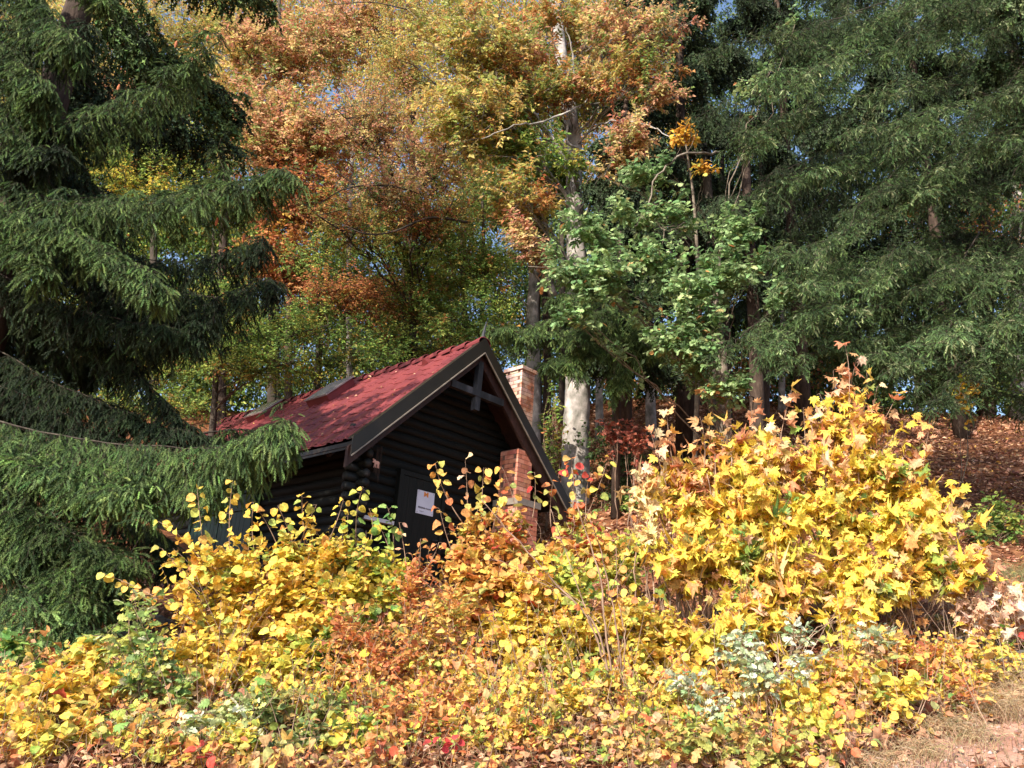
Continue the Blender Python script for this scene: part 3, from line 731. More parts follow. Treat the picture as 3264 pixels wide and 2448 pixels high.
# plate on the door, with its letters
sg = root("sign_plate", H(.18, -.11, 4.16), "white plate with an orange M fixed on the dark cabin door", "sign")
g = Geo(); hbox(g, 0, .362, -.118, -.107, 3.975, 4.349); make("plate", g, M_plate, sg, colour=False)
def text_obj(body, size, a_c, z_c, name, mat, wmax=None, bold=0.0):
    cu = bpy.data.curves.new("txt", 'FONT'); cu.body = body; cu.size = size; cu.align_x = 'CENTER'; cu.extrude = .0015; cu.offset = bold
    o = bpy.data.objects.new("txt", cu); COL.objects.link(o)
    dg = bpy.context.evaluated_depsgraph_get(); me = bpy.data.meshes.new_from_object(o.evaluated_get(dg))
    bpy.data.objects.remove(o)
    V = A([v.co[:] for v in me.vertices]); 
    me.calc_loop_triangles(); F = A([t.vertices[:] for t in me.loop_triangles])
    if wmax: V[:, 0] *= wmax / (V[:, 0].max() - V[:, 0].min())
    base = H(a_c, -.1195, z_c)
    Wd = base + V[:, :1] * GA + V[:, 1:2] * ZZ - V[:, 2:3] * GB
    g = Geo(); g.add(Wd, F); return make(name, g, mat, sg, colour=False)
text_obj("M", .105, .181, 4.262, "letter", M_orange, .092, .004)
text_obj("Mildsfels-traumat", .045, .184, 4.062, "lettering", M_ink, .30, .0008)
text_obj("Tel. 03 17", .02, .11, 4.012, "small_lettering", M_ink, .09)
for a_ in (.022, .34):
    for z_ in (4.0, 4.327):
        g = Geo(); tubes(g, A([H(a_, -.117, z_), H(a_, -.123, z_)]), A([.007, .006]), 8)
        make("screw", g, M_ink, sg, colour=False)

# wooden moose hung on a bundle of dry twigs
mo = root("moose_ornament", H(-.905, -.1, 4.58), "small pink wooden moose hanging on the logs by a dry twig bundle", "ornament")
outline = [(-.074, .045), (-.05, .052), (-.035, .035), (-.02, .045), (-.012, .028), (.03, .03), (.055, .025), (.064, .0), (.06, -.03), (.066, -.075), (.055, -.078), (.045, -.035), (.035, -.078), (.024, -.075), (.028, -.022), (0, -.022), (.008, -.075), (-.004, -.078), (-.014, -.03), (-.03, -.082), (-.04, -.08), (-.026, -.02), (-.03, .0), (-.05, -.012), (-.068, .0), (-.07, .012), (-.05, .018), (-.052, .03)]
import mathutils
V2 = [mathutils.Vector((x, y, 0)) for x, y in outline]
tri = mathutils.geometry.tessellate_polygon([V2])
g = Geo(); nO = len(outline)
for b_ in (-.152, -.138):
    g.add([H(-.905 + x, b_, 4.575 + y) for x, y in outline], [list(t) for t in tri])
for i_ in range(nO):
    (x0, y0), (x1, y1) = outline[i_], outline[(i_ + 1) % nO]
    g.quad(H(-.905 + x0, -.152, 4.575 + y0), H(-.905 + x1, -.152, 4.575 + y1), H(-.905 + x1, -.138, 4.575 + y1), H(-.905 + x0, -.138, 4.575 + y0))
make("moose", g, M_pink, mo, colour=False)
g = Geo(); n_ = 34
tp_, bt = [], []
for i_ in range(n_):
    x0 = rng.normal(0, .012); x1 = rng.normal(0, .03)
    tubes(g, A([H(-.87 + x0, -.12, 4.80 + rng.normal(0, .02)), H(-.87 + x0 * 1.2, -.125, 4.62), H(-.89 + x1, -.13, 4.43 + rng.normal(0, .03))]), A([.002, .0025, .0015]), 3)
for i_ in range(3): tubes(g, A([H(-.835 + .012 * i_, -.13, 4.86), H(-.83 + .012 * i_, -.135, 4.6), H(-.838 + .01 * i_, -.13, 4.36 - .04 * i_)]), A([.004, .004, .003]), 4)
make("twig_bundle", g, M_spruceb, mo, colour=False)
# --- PLANTS ---
# ------------------------------------------------------------------ left spruce, near the camera
def conifer(name, base, label, cat, trunk, boughs, pal_default, group=None, wood=None, S=.11, SH=SH_near, hang=.6, L0=.55, n2=46, n3=6, ns=5, tm=None, cones=None):
    rt = root(name, base, label, cat, group)
    if trunk is not None:
        g = Geo(); tubes(g, trunk[0], trunk[1], 14); make("trunk", g, tm or M_spruceb, rt, smooth=True, colour=False)
    w, f = Geo(), Geo()
    if S < .13: S = S * 1.15
    for b in boughs:
        pts, kw = (b if isinstance(b, tuple) else (b, {}))
        k_ = dict(L0=L0, n2=n2, n3=n3, ns=ns, pal=pal_default, S=S, hang=hang, SH=SH); k_.update(kw)
        bough(w, f, pts, **k_)
    make("limbs", w, wood or M_dark, rt, smooth=True, colour=False)
    make("needles", f, M_needle, rt)
    if cones is not None:
        for c in cones:
            g = Geo(); n_ = 9
            P = A([c + A([0, 0, -.12 * t]) for t in np.linspace(0, 1, n_)]); tubes(g, P, .018 * np.sin(np.linspace(.25, 2.9, n_)) * (1 + .15 * (np.arange(n_) % 2)), 8)
            make("cone", g, M_cone, rt, colour=False)
    return rt
M_cone = noise_mat("cone_scales", [(0.3, (150, 88, 56)), (0.7, (196, 122, 84))], 60, 3, (1, 1, 1), 0.7, 0.2, 0.5)

tb = at(-230, 1340, 10.6); tb[2] = ground(tb[0], tb[1]) - .1
tr = A([tb, tb + A([.05, 0, 4]), tb + A([-.02, .05, 9]), tb + A([.05, 0, 14]), tb + A([0, 0, 18])])
B = []
def bb(*pts, **kw): B.append((lofts(pts), kw))
D = dict(pal=SPR_SHADE)  # boughs whose needle colour is darkened to stand for shade
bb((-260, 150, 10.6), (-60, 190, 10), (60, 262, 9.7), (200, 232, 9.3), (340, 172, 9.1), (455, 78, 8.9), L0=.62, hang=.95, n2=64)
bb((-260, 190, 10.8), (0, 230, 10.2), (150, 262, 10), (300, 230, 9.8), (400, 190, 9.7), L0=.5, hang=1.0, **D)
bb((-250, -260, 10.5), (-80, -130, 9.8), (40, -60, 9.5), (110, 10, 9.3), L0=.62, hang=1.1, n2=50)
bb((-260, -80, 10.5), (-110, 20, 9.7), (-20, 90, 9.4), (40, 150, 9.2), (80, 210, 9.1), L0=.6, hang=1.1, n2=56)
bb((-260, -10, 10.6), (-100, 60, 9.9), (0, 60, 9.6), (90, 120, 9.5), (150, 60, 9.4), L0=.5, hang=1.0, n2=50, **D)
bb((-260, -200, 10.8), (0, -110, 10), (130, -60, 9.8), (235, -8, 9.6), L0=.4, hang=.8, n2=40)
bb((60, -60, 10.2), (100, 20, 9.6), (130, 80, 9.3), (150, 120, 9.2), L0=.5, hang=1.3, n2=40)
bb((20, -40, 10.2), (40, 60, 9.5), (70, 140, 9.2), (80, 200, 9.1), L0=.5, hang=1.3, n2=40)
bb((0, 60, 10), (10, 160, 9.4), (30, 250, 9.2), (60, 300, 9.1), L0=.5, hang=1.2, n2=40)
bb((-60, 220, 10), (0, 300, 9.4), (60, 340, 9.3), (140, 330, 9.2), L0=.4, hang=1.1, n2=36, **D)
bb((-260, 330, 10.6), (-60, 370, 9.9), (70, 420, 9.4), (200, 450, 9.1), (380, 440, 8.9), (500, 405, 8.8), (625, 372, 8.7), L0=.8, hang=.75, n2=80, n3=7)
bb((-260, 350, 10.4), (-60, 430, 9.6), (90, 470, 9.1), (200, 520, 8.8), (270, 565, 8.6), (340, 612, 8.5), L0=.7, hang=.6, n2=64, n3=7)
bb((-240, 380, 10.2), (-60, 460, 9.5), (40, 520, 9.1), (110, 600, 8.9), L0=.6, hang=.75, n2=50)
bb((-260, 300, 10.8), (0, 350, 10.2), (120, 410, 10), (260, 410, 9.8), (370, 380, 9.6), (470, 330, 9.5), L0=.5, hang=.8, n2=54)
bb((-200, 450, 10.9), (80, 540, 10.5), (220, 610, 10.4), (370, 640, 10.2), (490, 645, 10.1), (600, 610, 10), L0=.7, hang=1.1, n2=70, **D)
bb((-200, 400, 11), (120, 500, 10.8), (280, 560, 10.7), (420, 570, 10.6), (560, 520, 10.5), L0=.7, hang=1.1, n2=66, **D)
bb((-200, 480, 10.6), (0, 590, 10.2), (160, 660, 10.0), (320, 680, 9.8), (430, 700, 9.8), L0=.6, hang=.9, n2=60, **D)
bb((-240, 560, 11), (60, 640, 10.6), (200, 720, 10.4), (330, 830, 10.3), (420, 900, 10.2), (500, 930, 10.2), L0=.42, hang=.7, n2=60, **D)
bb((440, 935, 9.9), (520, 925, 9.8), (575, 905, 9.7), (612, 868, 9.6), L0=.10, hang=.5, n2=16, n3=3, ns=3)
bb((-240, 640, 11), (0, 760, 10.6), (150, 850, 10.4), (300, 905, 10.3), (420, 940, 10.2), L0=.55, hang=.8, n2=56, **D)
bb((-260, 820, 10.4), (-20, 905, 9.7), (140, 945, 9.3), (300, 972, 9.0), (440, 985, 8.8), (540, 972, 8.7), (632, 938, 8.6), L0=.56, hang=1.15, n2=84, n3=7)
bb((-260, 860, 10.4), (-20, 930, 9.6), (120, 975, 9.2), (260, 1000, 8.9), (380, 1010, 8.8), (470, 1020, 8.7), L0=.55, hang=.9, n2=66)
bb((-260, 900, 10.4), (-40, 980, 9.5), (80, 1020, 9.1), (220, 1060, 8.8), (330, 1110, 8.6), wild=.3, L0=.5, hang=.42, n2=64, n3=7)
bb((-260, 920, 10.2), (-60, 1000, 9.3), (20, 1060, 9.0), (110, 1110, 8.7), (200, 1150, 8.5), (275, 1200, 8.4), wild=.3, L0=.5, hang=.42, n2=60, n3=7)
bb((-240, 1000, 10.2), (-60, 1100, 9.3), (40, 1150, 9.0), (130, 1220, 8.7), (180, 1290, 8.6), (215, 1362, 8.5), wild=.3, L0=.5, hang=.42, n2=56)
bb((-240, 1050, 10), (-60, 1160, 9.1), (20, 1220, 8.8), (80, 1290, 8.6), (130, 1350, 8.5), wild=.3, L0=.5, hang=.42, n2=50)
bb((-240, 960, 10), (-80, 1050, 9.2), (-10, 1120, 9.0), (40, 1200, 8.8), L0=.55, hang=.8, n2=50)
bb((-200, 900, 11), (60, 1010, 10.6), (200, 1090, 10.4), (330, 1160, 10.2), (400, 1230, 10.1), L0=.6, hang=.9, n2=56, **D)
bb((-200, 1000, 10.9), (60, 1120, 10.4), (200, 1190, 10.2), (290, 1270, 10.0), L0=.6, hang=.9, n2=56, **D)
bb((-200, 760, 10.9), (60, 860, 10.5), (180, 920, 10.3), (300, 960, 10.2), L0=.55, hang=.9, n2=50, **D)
for (x_, y_, q_) in ((300, 700, 0), (380, 740, 0), (250, 800, 0), (150, 740, 0), (300, 870, 0), (330, 600, 0), (480, 700, 0), (90, 660, 0), (230, 930, 0), (60, 830, 0), (300, 780, 1), (120, 900, 1)):
    yy_ = 11.3 + rng.uniform(-.4, .8)
    B.append((lofts([(-220, y_ - 190, yy_), (x_ * .3 - 60, y_ - 70, yy_ - .1), (x_ * .7, y_ - 8, yy_ - .2), (x_, y_, yy_ - .2)]), dict(L0=.6, hang=1.0, n2=46, n3=5, ns=4, wild=.25, pal=SPR_SHADE)))
for i in range(15):  # back boughs, mostly out of view, added to shade the cabin roof
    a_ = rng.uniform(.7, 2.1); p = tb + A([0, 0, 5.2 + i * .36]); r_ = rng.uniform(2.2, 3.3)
    q = p + A([math.cos(a_) * r_, math.sin(a_) * r_, -.5]); B.append(([p, (p + q) / 2 + A([0, 0, -.2]), q], dict(L0=.6, n2=30, n3=5, ns=3, SH=SH_far, S=.15, pal=SPR_SHADE, wild=.25)))
for i in range(16):  # unseen upper boughs added to cast dappled shade on the roof
    a_ = rng.uniform(-1.0, 1.3); h_ = 9.8 + i * .42
    p = tb + A([0, 0, h_]); q = p + A([math.cos(a_) * 2.9, math.sin(a_) * 2.9, -.9])
    B.append(([p, (p + q) / 2 + A([0, 0, -.3]), q], dict(L0=.5, n2=26, n3=5, ns=3, SH=SH_far, S=.16)))
cn = [at(x_, y_, 9.0) for x_, y_ in ((432, 66), (444, 60), (450, 76), (382, 88), (470, 470), (528, 505), (258, 182))]
conifer("spruce_tree", tb, "big spruce with drooping green branches filling the left side", "tree",
        (tr, A([.34, .3, .22, .12, .03])), B, SPR, cones=cn)

# ------------------------------------------------------------------ firs on the right
def fir(name, label, base, top, boughs, pal, group=None, **kw):
    tr = A([base + (top - base) * t + A([.03 * math.sin(t * 7), 0, 0]) for t in np.linspace(0, 1, 8)])
    return conifer(name, base, label, "tree", (tr, np.linspace(.26, .05, 8)), boughs, pal, group, **kw)
def droopers(tips, dx, dy, Yt, Yb, jitter=20, **kw):
    kw = dict(dict(wild=.34), **kw)
    out = []
    for t_ in tips:
        x, y = t_[:2]; sc_ = t_[2] if len(t_) > 2 else 1.0; pal = t_[3] if len(t_) > 3 else None
        yt = Yt + rng.uniform(-.5, .5); X_, Y_ = dx * sc_ * rng.uniform(.55, 1.15), dy * sc_ * rng.uniform(-.5, 2.6)
        pts = lofts([(x + X_, y + Y_, Yb), (x + X_ * .66, y + Y_ * .55 - 12, yt + (Yb - yt) * .6), (x + X_ * .33, y + Y_ * .22 - 10, yt + (Yb - yt) * .25), (x, y, yt)])
        k_ = dict(kw)
        if pal: k_['pal'] = pal
        out.append((pts, k_))
    return out
def high_shade(base, n):  # unseen boughs added above the frame to shade the right slope
    out = []
    for i in range(n):
        a_ = rng.uniform(0, 6.28); p = base + A([0, 0, rng.uniform(9.5, 15)]); r_ = rng.uniform(2.2, 3.6); q = p + A([math.cos(a_) * r_, math.sin(a_) * r_, -.8])
        out.append(([p, (p + q) / 2, q], dict(L0=.8, n2=26, n3=5, ns=3, SH=SH_far, S=.18, hang=.6)))
    return out
tips = [(1600, 255), (1560, 330), (1705, 205), (1850, 62), (1775, 128), (1955, 28), (1900, 120), (1720, 395), (1800, 325), (1885, 268), (1835, 215), (1650, 300),
        (2010, 372), (1935, 330), (1830, 462), (1750, 560), (1785, 505), (1900, 590), (1690, 560), (1610, 715), (1645, 650), (1745, 690), (1850, 650), (1700, 610),
        (1950, 660), (2000, 615), (1560, 120), (1640, 110), (1680, 420), (1960, 450), (1960, 90), (1660, 180), (1770, 750), (1880, 760), (1880, 420)]
Bf = droopers(tips, 330, -95, 11.6, 13.6, L0=.6, n2=38, n3=6, ns=4, SH=SH_mid, S=.095, hang=.32)
tips = [(1500, 250), (1620, 420), (1750, 300), (1850, 380), (1930, 200), (1700, 60), (1800, 20), (1580, 20), (1960, 530), (1800, 590), (1850, 700), (1680, 500), (1560, 420)]
tl_ = [(1575, 745), (1650, 775), (1720, 790), (1800, 800), (1880, 830), (1960, 850), (1900, 800), (1840, 760), (1980, 790), (1690, 730), (2020, 860), (1780, 730)]
Bf += droopers(tl_, 280, -80, 12.0, 13.6, L0=.55, n2=34, n3=6, ns=4, SH=SH_mid, S=.095, hang=.3)
Bf += droopers(tips, 300, -60, 13.4, 14.4, L0=.7, n2=34, n3=5, ns=4, SH=SH_mid, S=.12, hang=.9, pal=SPR_SHADE)
fb = on(2330, 1000, 14.6)
fir("fir_tree", "tall fir with broad pale-tipped sprays hanging beside the green oak branch", fb, fb + A([.3, 0, 15]), Bf, FIR)
tips = [(2050, 120), (2150, 60), (2100, 200), (2190, 180), (2060, 300), (2130, 330), (2190, 400), (2090, 430), (2110, 620), (2010, 640, .7), (2180, 650), (2050, 710), (2150, 740),
        (1960, 750, .8), (1990, 820, .7), (2200, 20), (2030, 20), (2170, 560), (2200, 480), (2110, 800), (2200, 800)]
Bf = droopers(tips, 260, -90, 11.2, 12.8, L0=.55, n2=38, n3=6, ns=4, SH=SH_mid, S=.092, hang=.32)
Bf += droopers([(2080, 60), (2150, 260), (2040, 390), (2180, 330), (2120, 540), (2200, 700), (2130, 150)], 240, -60, 13.2, 14, L0=.7, n2=34, n3=5, ns=4, SH=SH_mid, S=.12, hang=.9, pal=SPR_SHADE)
fb = on(2600, 1000, 12.8)
Bf += high_shade(fb, 22)
fir("fir_tree", "fir leaning in from the right edge with layered green sprays above the leafy slope", fb, fb + A([.2, 0, 15]), Bf, FIR)

def dark_spruce(x, yb, Y, y0, y1, spread, n, label, pal=SPR_SHADE, S=.16, L0=.8, seed=0):
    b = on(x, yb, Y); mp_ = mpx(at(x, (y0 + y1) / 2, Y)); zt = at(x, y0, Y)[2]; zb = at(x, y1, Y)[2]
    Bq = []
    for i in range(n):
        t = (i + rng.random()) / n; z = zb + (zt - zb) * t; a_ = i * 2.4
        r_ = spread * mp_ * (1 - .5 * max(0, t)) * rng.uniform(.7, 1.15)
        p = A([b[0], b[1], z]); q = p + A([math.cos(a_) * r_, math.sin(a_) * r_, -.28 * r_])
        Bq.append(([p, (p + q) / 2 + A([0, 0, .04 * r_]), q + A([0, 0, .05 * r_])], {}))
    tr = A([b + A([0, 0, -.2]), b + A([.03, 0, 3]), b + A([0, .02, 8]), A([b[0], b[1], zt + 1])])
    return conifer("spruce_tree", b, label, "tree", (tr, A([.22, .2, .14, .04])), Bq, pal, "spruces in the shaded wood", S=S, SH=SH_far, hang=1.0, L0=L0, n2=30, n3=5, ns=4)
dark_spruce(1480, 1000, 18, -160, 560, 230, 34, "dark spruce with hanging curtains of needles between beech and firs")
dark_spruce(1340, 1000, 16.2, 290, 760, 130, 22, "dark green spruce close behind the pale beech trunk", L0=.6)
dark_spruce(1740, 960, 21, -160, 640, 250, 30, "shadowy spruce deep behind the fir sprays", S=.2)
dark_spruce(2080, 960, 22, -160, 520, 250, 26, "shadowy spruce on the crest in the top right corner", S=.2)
# low lit bough by the beech trunk
Bq = []
B = Bq
for p_ in (((1330, 640, 15.0), (1270, 660, 14.5), (1180, 690, 14.1), (1110, 705, 13.8), (1052, 704, 13.6)),
           ((1330, 660, 15.0), (1280, 700, 14.4), (1210, 720, 14.0), (1120, 745, 13.7)),
           ((1330, 690, 15.0), (1290, 740, 14.4), (1240, 760, 14.0), (1190, 790, 13.8)),
           ((1330, 690, 15.0), (1300, 740, 14.3), (1270, 780, 14.0), (1240, 810, 13.9)),
           ((1330, 690, 15.0), (1345, 740, 14.4), (1350, 780, 14.2), (1335, 815, 14.0)),
           ((1330, 660, 15.0), (1370, 690, 14.6), (1400, 720, 14.4), (1410, 760, 14.2)),
           ((1330, 640, 15.0), (1300, 665, 14.4), (1260, 690, 14.0), (1230, 720, 13.8)),
           ((1330, 600, 15.0), (1300, 610, 14.6), (1240, 640, 14.3), (1200, 655, 14.2))):
    Bq.append((lofts(p_), {}))
sb = on(1330, 1060, 15.2); zt = at(1330, 500, 15.2)[2]
tr = A([sb, sb + A([0, 0, 2]), A([sb[0], sb[1], zt])])
conifer("young_spruce", sb, "young spruce with sunlit boughs reaching over the chimney and beech trunk", "tree", (tr, A([.09, .07, .03])), Bq, SPR, S=.085, SH=SH_mid, hang=.6, L0=.5, n2=40, n3=6, ns=5)

# ------------------------------------------------------------------ beeches
def trunk_px(pts, r, n=16, base=None):
    P = spline(lofts(pts), n); return P, np.interp(np.linspace(0, 1, n), np.linspace(0, 1, len(r)), r)
def sprays(name, label, base, trunk, lobes, pal, **kw):
    lobes = [(l[0], l[1], l[2] * 1.2, l[3] * 1.2, l[4], int(l[5] * 2.9)) + tuple(l[6:]) for l in lobes]
    k_ = dict(T=T_small, size=.118, nt=6, nl=10, tw=.36, cluster=.72, leaf_m=M_far, wood_mat=M_branch, upw=.6, sunw=.85, randw=.6, droop=.3, up_sub=.1, limb_r=.014, limbs=3, fname="crown", wname="trunk", loose=.45, curl=.2)
    k_.update(kw)
    return grow(name, label, "tree", base, lobes, pal, trunk=trunk, **k_)

# the big pale beech
tb = on(1240, 1110, 17); tb[2] -= .3
bt = [(1238, 1170, 16.9), (1242, 1050, 17), (1244, 930, 17), (1248, 830, 17), (1246, 600, 17.1), (1240, 420, 17.2), (1238, 300, 17.3), (1205, 60, 17.6), (1185, -150, 17.8)]
P, R_ = trunk_px(bt, [.36, .31, .285, .275, .24, .20, .20, .15, .1], 60)
P += rng.normal(0, .008, P.shape)
lob = [(1250, 90, 130, 90, 18.8, 34, BEE_M), (1380, 60, 110, 70, 15.5, 22, BEE_O), (1110, 180, 100, 90, 16, 30, BEE_M), (1000, 80, 130, 90, 15.5, 40, BEE_Y), (1300, 210, 90, 60, 18.6, 18, BEE_M),
       (1110, 300, 90, 70, 16, 22, BEE_G), (1000, 250, 110, 90, 15.5, 36, BEE_Y), (1110, 420, 80, 60, 15.4, 16, BEE_M), (1370, 300, 45, 40, 15, 11, BEE_O), (1140, 520, 55, 45, 15, 8, BEE_O), (1440, 200, 40, 30, 15.4, 5, BEE_O),
       (1380, 150, 80, 60, 15.6, 12, BEE_M), (1200, 370, 60, 50, 18.6, 9, BEE_G), (1160, 110, 40, 30, 16, 5, BEE_O), (1270, 180, 50, 24, 16, 6, BEE_O), (1290, 60, 40, 40, 16, 6, BEE_O), (1215, 190, 55, 60, 16.2, 11, BEE_M), (1235, 350, 35, 20, 16, 3, BEE_G), (1180, 20, 40, 26, 16, 4, BEE_M)]
def bigx(w, f):
    for pts, r in ((((1262, 290, 17), (1320, 262, 16.2), (1400, 270, 15.6), (1450, 300, 15.2)), .03),
                   (((1300, 225, 17), (1260, 228, 16.4), (1180, 262, 15.6), (1120, 270, 15.2), (1040, 300, 15)), .035),
                   (((1262, 330, 17), (1225, 300, 16.6), (1235, 230, 16.4), (1240, 130, 16), (1222, 60, 15.8)), .04),
                   (((1250, 410, 17), (1225, 350, 16.4), (1150, 240, 16), (1075, 190, 15.6), (1020, 110, 15.4)), .05),
                   (((1200, 600, 16.5), (1160, 520, 16), (1120, 440, 15.8)), .06)):
        Q = spline(lofts(pts), 24); Q[1:-1] += rng.normal(0, .018, Q[1:-1].shape); tubes(w, Q[None], (r * np.linspace(1, .3, 24))[None], 7)
sprays("beech_tree", "large beech with thick pale grey trunk dappled by shadow right of the cabin", tb, (P, R_), lob, BEE_M, wood_mat=M_beech, extra=bigx)
# broken second trunk
P, R_ = trunk_px([(1150, 1000, 18.5), (1152, 800, 18.5), (1150, 680, 18.4), (1154, 600, 18.4), (1146, 545, 18.4)], [.2, .17, .15, .14, .10], 24)
b_ = P[0] + A([0, 0, 0]); b_[2] = ground(b_[0], b_[1]) - .2; P = np.vstack([b_[None], P]); R_ = np.concatenate([[.24], R_])
def snag(w, f):
    top = P[-1]
    for i_ in range(7):
        a_ = i_ * .9; q = top + A([math.cos(a_) * .07, math.sin(a_) * .07, -.05]); tubes(w, A([q, q + A([.0, 0, .12]), q + A([.02 * math.cos(a_) - .03, 0, .22 + .1 * rng.random()])]), A([.035, .025, .004]), 5)
    Q = spline(lofts([(1195, 640, 18.2), (1180, 590, 18), (1150, 530, 17.6), (1125, 470, 17.3), (1110, 420, 17)]), 20)
    tubes(w, Q[None], (.11 * np.linspace(1, .5, 20))[None], 9)
grow("broken_beech", "snapped pale beech stem with a dark curved limb beside the oak leaves", "tree", b_, [(1060, 560, 60, 50, 17.5, 6)], BEE_G, trunk=(P, R_), T=T_small, leaf_m=M_far, wood_mat=M_beech, fname="crown", wname="trunk", extra=snag, limb_r=.01, tw=.4, upw=1, nl=8)

def far_tree(x, yb, Y, top, r, lobes, pal, label, wood=M_dark, name="beech_tree", lean=0, **kw):
    b = on(x, yb, Y); b[2] -= .2
    zt = at(x + lean, top, Y)[2]; pt = at(x + lean, top, Y)
    tr = A([b + (A([pt[0], b[1], zt]) - b) * t + A([.08 * math.sin(t * 6 + x), .05 * math.cos(t * 5 + x), 0]) for t in np.linspace(0, 1, 18)])
    return sprays(name, label, b, (tr, np.linspace(r, r * .35, 18)), lobes, pal, wood_mat=wood, **kw)
far_tree(600, 1000, 20, -60, .13, [(640, 120, 150, 110, 19, 50, BEE_O), (760, 60, 120, 70, 19, 34, BEE_O), (560, 260, 120, 110, 18.5, 42, BEE_O), (700, 280, 130, 110, 18.5, 48, BEE_O), (640, 430, 110, 90, 18, 38, BEE_R), (600, 560, 90, 70, 18, 22, BEE_R), (500, 100, 60, 90, 19.5, 14, BEE_Y)],
         BEE_O, "rusty orange beech crown rising behind the left spruce tips")
far_tree(900, 1000, 19, -80, .13, [(880, 130, 120, 110, 17.5, 46, BEE_Y), (820, 250, 120, 90, 17, 42, BEE_O), (930, 330, 110, 80, 16.8, 34, BEE_O), (830, 400, 110, 60, 16.6, 28, BEE_O), (970, 440, 100, 60, 16.6, 24, BEE_M), (760, 480, 120, 50, 16.8, 22, BEE_M), (900, 480, 80, 40, 16.6, 12, BEE_R), (900, 20, 120, 60, 18, 24, BEE_Y)],
         BEE_O, "wide golden and copper beech crown over the cabin roof", size=.07,
         extra=lambda w, f: [tubes(w, spline(lofts(p_), 26)[None], (r_ * .75 * np.linspace(1, .3, 26))[None], 7) for p_, r_ in (
             (((1010, 480, 16.6), (930, 470, 16.4), (850, 500, 16.2), (790, 505, 16.1), (735, 482, 16)), .045), (((915, 420, 16.6), (860, 405, 16.4), (800, 400, 16.2), (740, 410, 16), (690, 440, 15.9)), .045),
             (((790, 415, 16.4), (740, 380, 16.2), (700, 340, 16)), .03), (((1045, 170, 16.4), (1005, 140, 16.2), (960, 100, 16), (945, 80, 16)), .045),
             (((1020, 120, 16.4), (1055, 80, 16.2), (1080, 30, 16), (1085, 0, 16)), .045), (((1000, 220, 16.5), (960, 200, 16.3), (900, 145, 16.2), (860, 130, 16)), .035), (((880, 20, 16), (800, 5, 16), (700, 12, 16)), .025))])
far_tree(330, 1000, 23, -60, .14, [(200, 60, 140, 80, 22, 34, BEE_Y), (330, 70, 120, 80, 22, 34, BEE_Y), (430, 40, 90, 60, 22, 20, BEE_Y), (150, 150, 120, 60, 22, 22, BEE_Y), (260, 190, 120, 60, 22, 20, BEE_O), (480, 180, 80, 80, 22, 22, BEE_O), (30, 40, 80, 80, 22, 12, BEE_Y)],
         BEE_Y, "golden beech crown with sky showing between leaves at top left", size=.085)
far_tree(180, 1000, 18, 250, .09, [(150, 350, 140, 50, 17, 30, BEE_G), (300, 330, 120, 60, 17, 30, BEE_G), (430, 300, 90, 60, 17, 24, BEE_G), (330, 410, 120, 40, 17, 20, YGR), (60, 330, 80, 40, 17, 14, YGR)],
         BEE_G, "green young beech with pale yellow leaf tips between the two spruce boughs", size=.075)
for args in (
    (470, 1000, 17.5, 500, .1, [(500, 640, 90, 50, 16.5, 14), (560, 720, 100, 50, 16.5, 18), (450, 760, 110, 50, 16.5, 18), (560, 790, 90, 30, 16.5, 12), (640, 700, 80, 60, 17, 14)], BEE_G, "mid-green understorey beech above the far end of the roof"),
    (700, 1000, 18.5, 480, .12, [(700, 560, 110, 50, 17.5, 22, BEE_G), (760, 640, 120, 40, 17.5, 16, BEE_R), (680, 700, 110, 40, 17.5, 18, BEE_G), (760, 760, 110, 40, 17.5, 18, BEE_G), (640, 800, 80, 30, 17.5, 10, YGR), (700, 620, 80, 30, 17, 9, BEE_R)], BEE_G, "green beech with a layer of copper leaves behind the roof ridge"),
    (880, 1000, 19.5, 450, .12, [(870, 560, 100, 50, 18.5, 22, BEE_G), (830, 640, 110, 40, 18.5, 14, BEE_R), (920, 660, 110, 60, 18.5, 24, BEE_G), (860, 740, 110, 40, 18.5, 18, BEE_G), (980, 600, 80, 50, 18.5, 14, BEE_G)], BEE_G, "shady green beech with orange sprigs behind the middle of the roof"),
    (1040, 1000, 18, 430, .1, [(1040, 560, 70, 60, 17, 18, BEE_G), (1060, 650, 60, 50, 17, 14, BEE_G), (1000, 700, 80, 50, 17, 16, BEE_G), (1090, 740, 60, 60, 17, 10, BEE_G), (960, 540, 70, 40, 17, 12, BEE_G)], BEE_G, "deep green beech filling the gap left of the snapped stem"),
    (280, 1000, 19, 600, .1, [(250, 640, 110, 50, 18, 14), (150, 740, 120, 60, 18, 16), (330, 760, 110, 60, 18, 18), (60, 640, 80, 60, 18, 12), (250, 860, 120, 50, 18, 14), (400, 870, 90, 50, 18, 12), (80, 860, 90, 60, 18, 10)], BEE_G, "dim green beech seen through the shaded spruce boughs at left"),
    (1180, 1000, 20, 330, .1, [(1180, 400, 90, 70, 18.7, 26), (1090, 460, 90, 60, 18.5, 26), (1230, 250, 80, 60, 18.8, 12), (1050, 400, 80, 60, 18.8, 16)], BEE_G, "green beech leaves between the copper sprays left of the pale trunk")):
    far_tree(*args[:8 - 0], size=.075) if len(args) == 8 else None

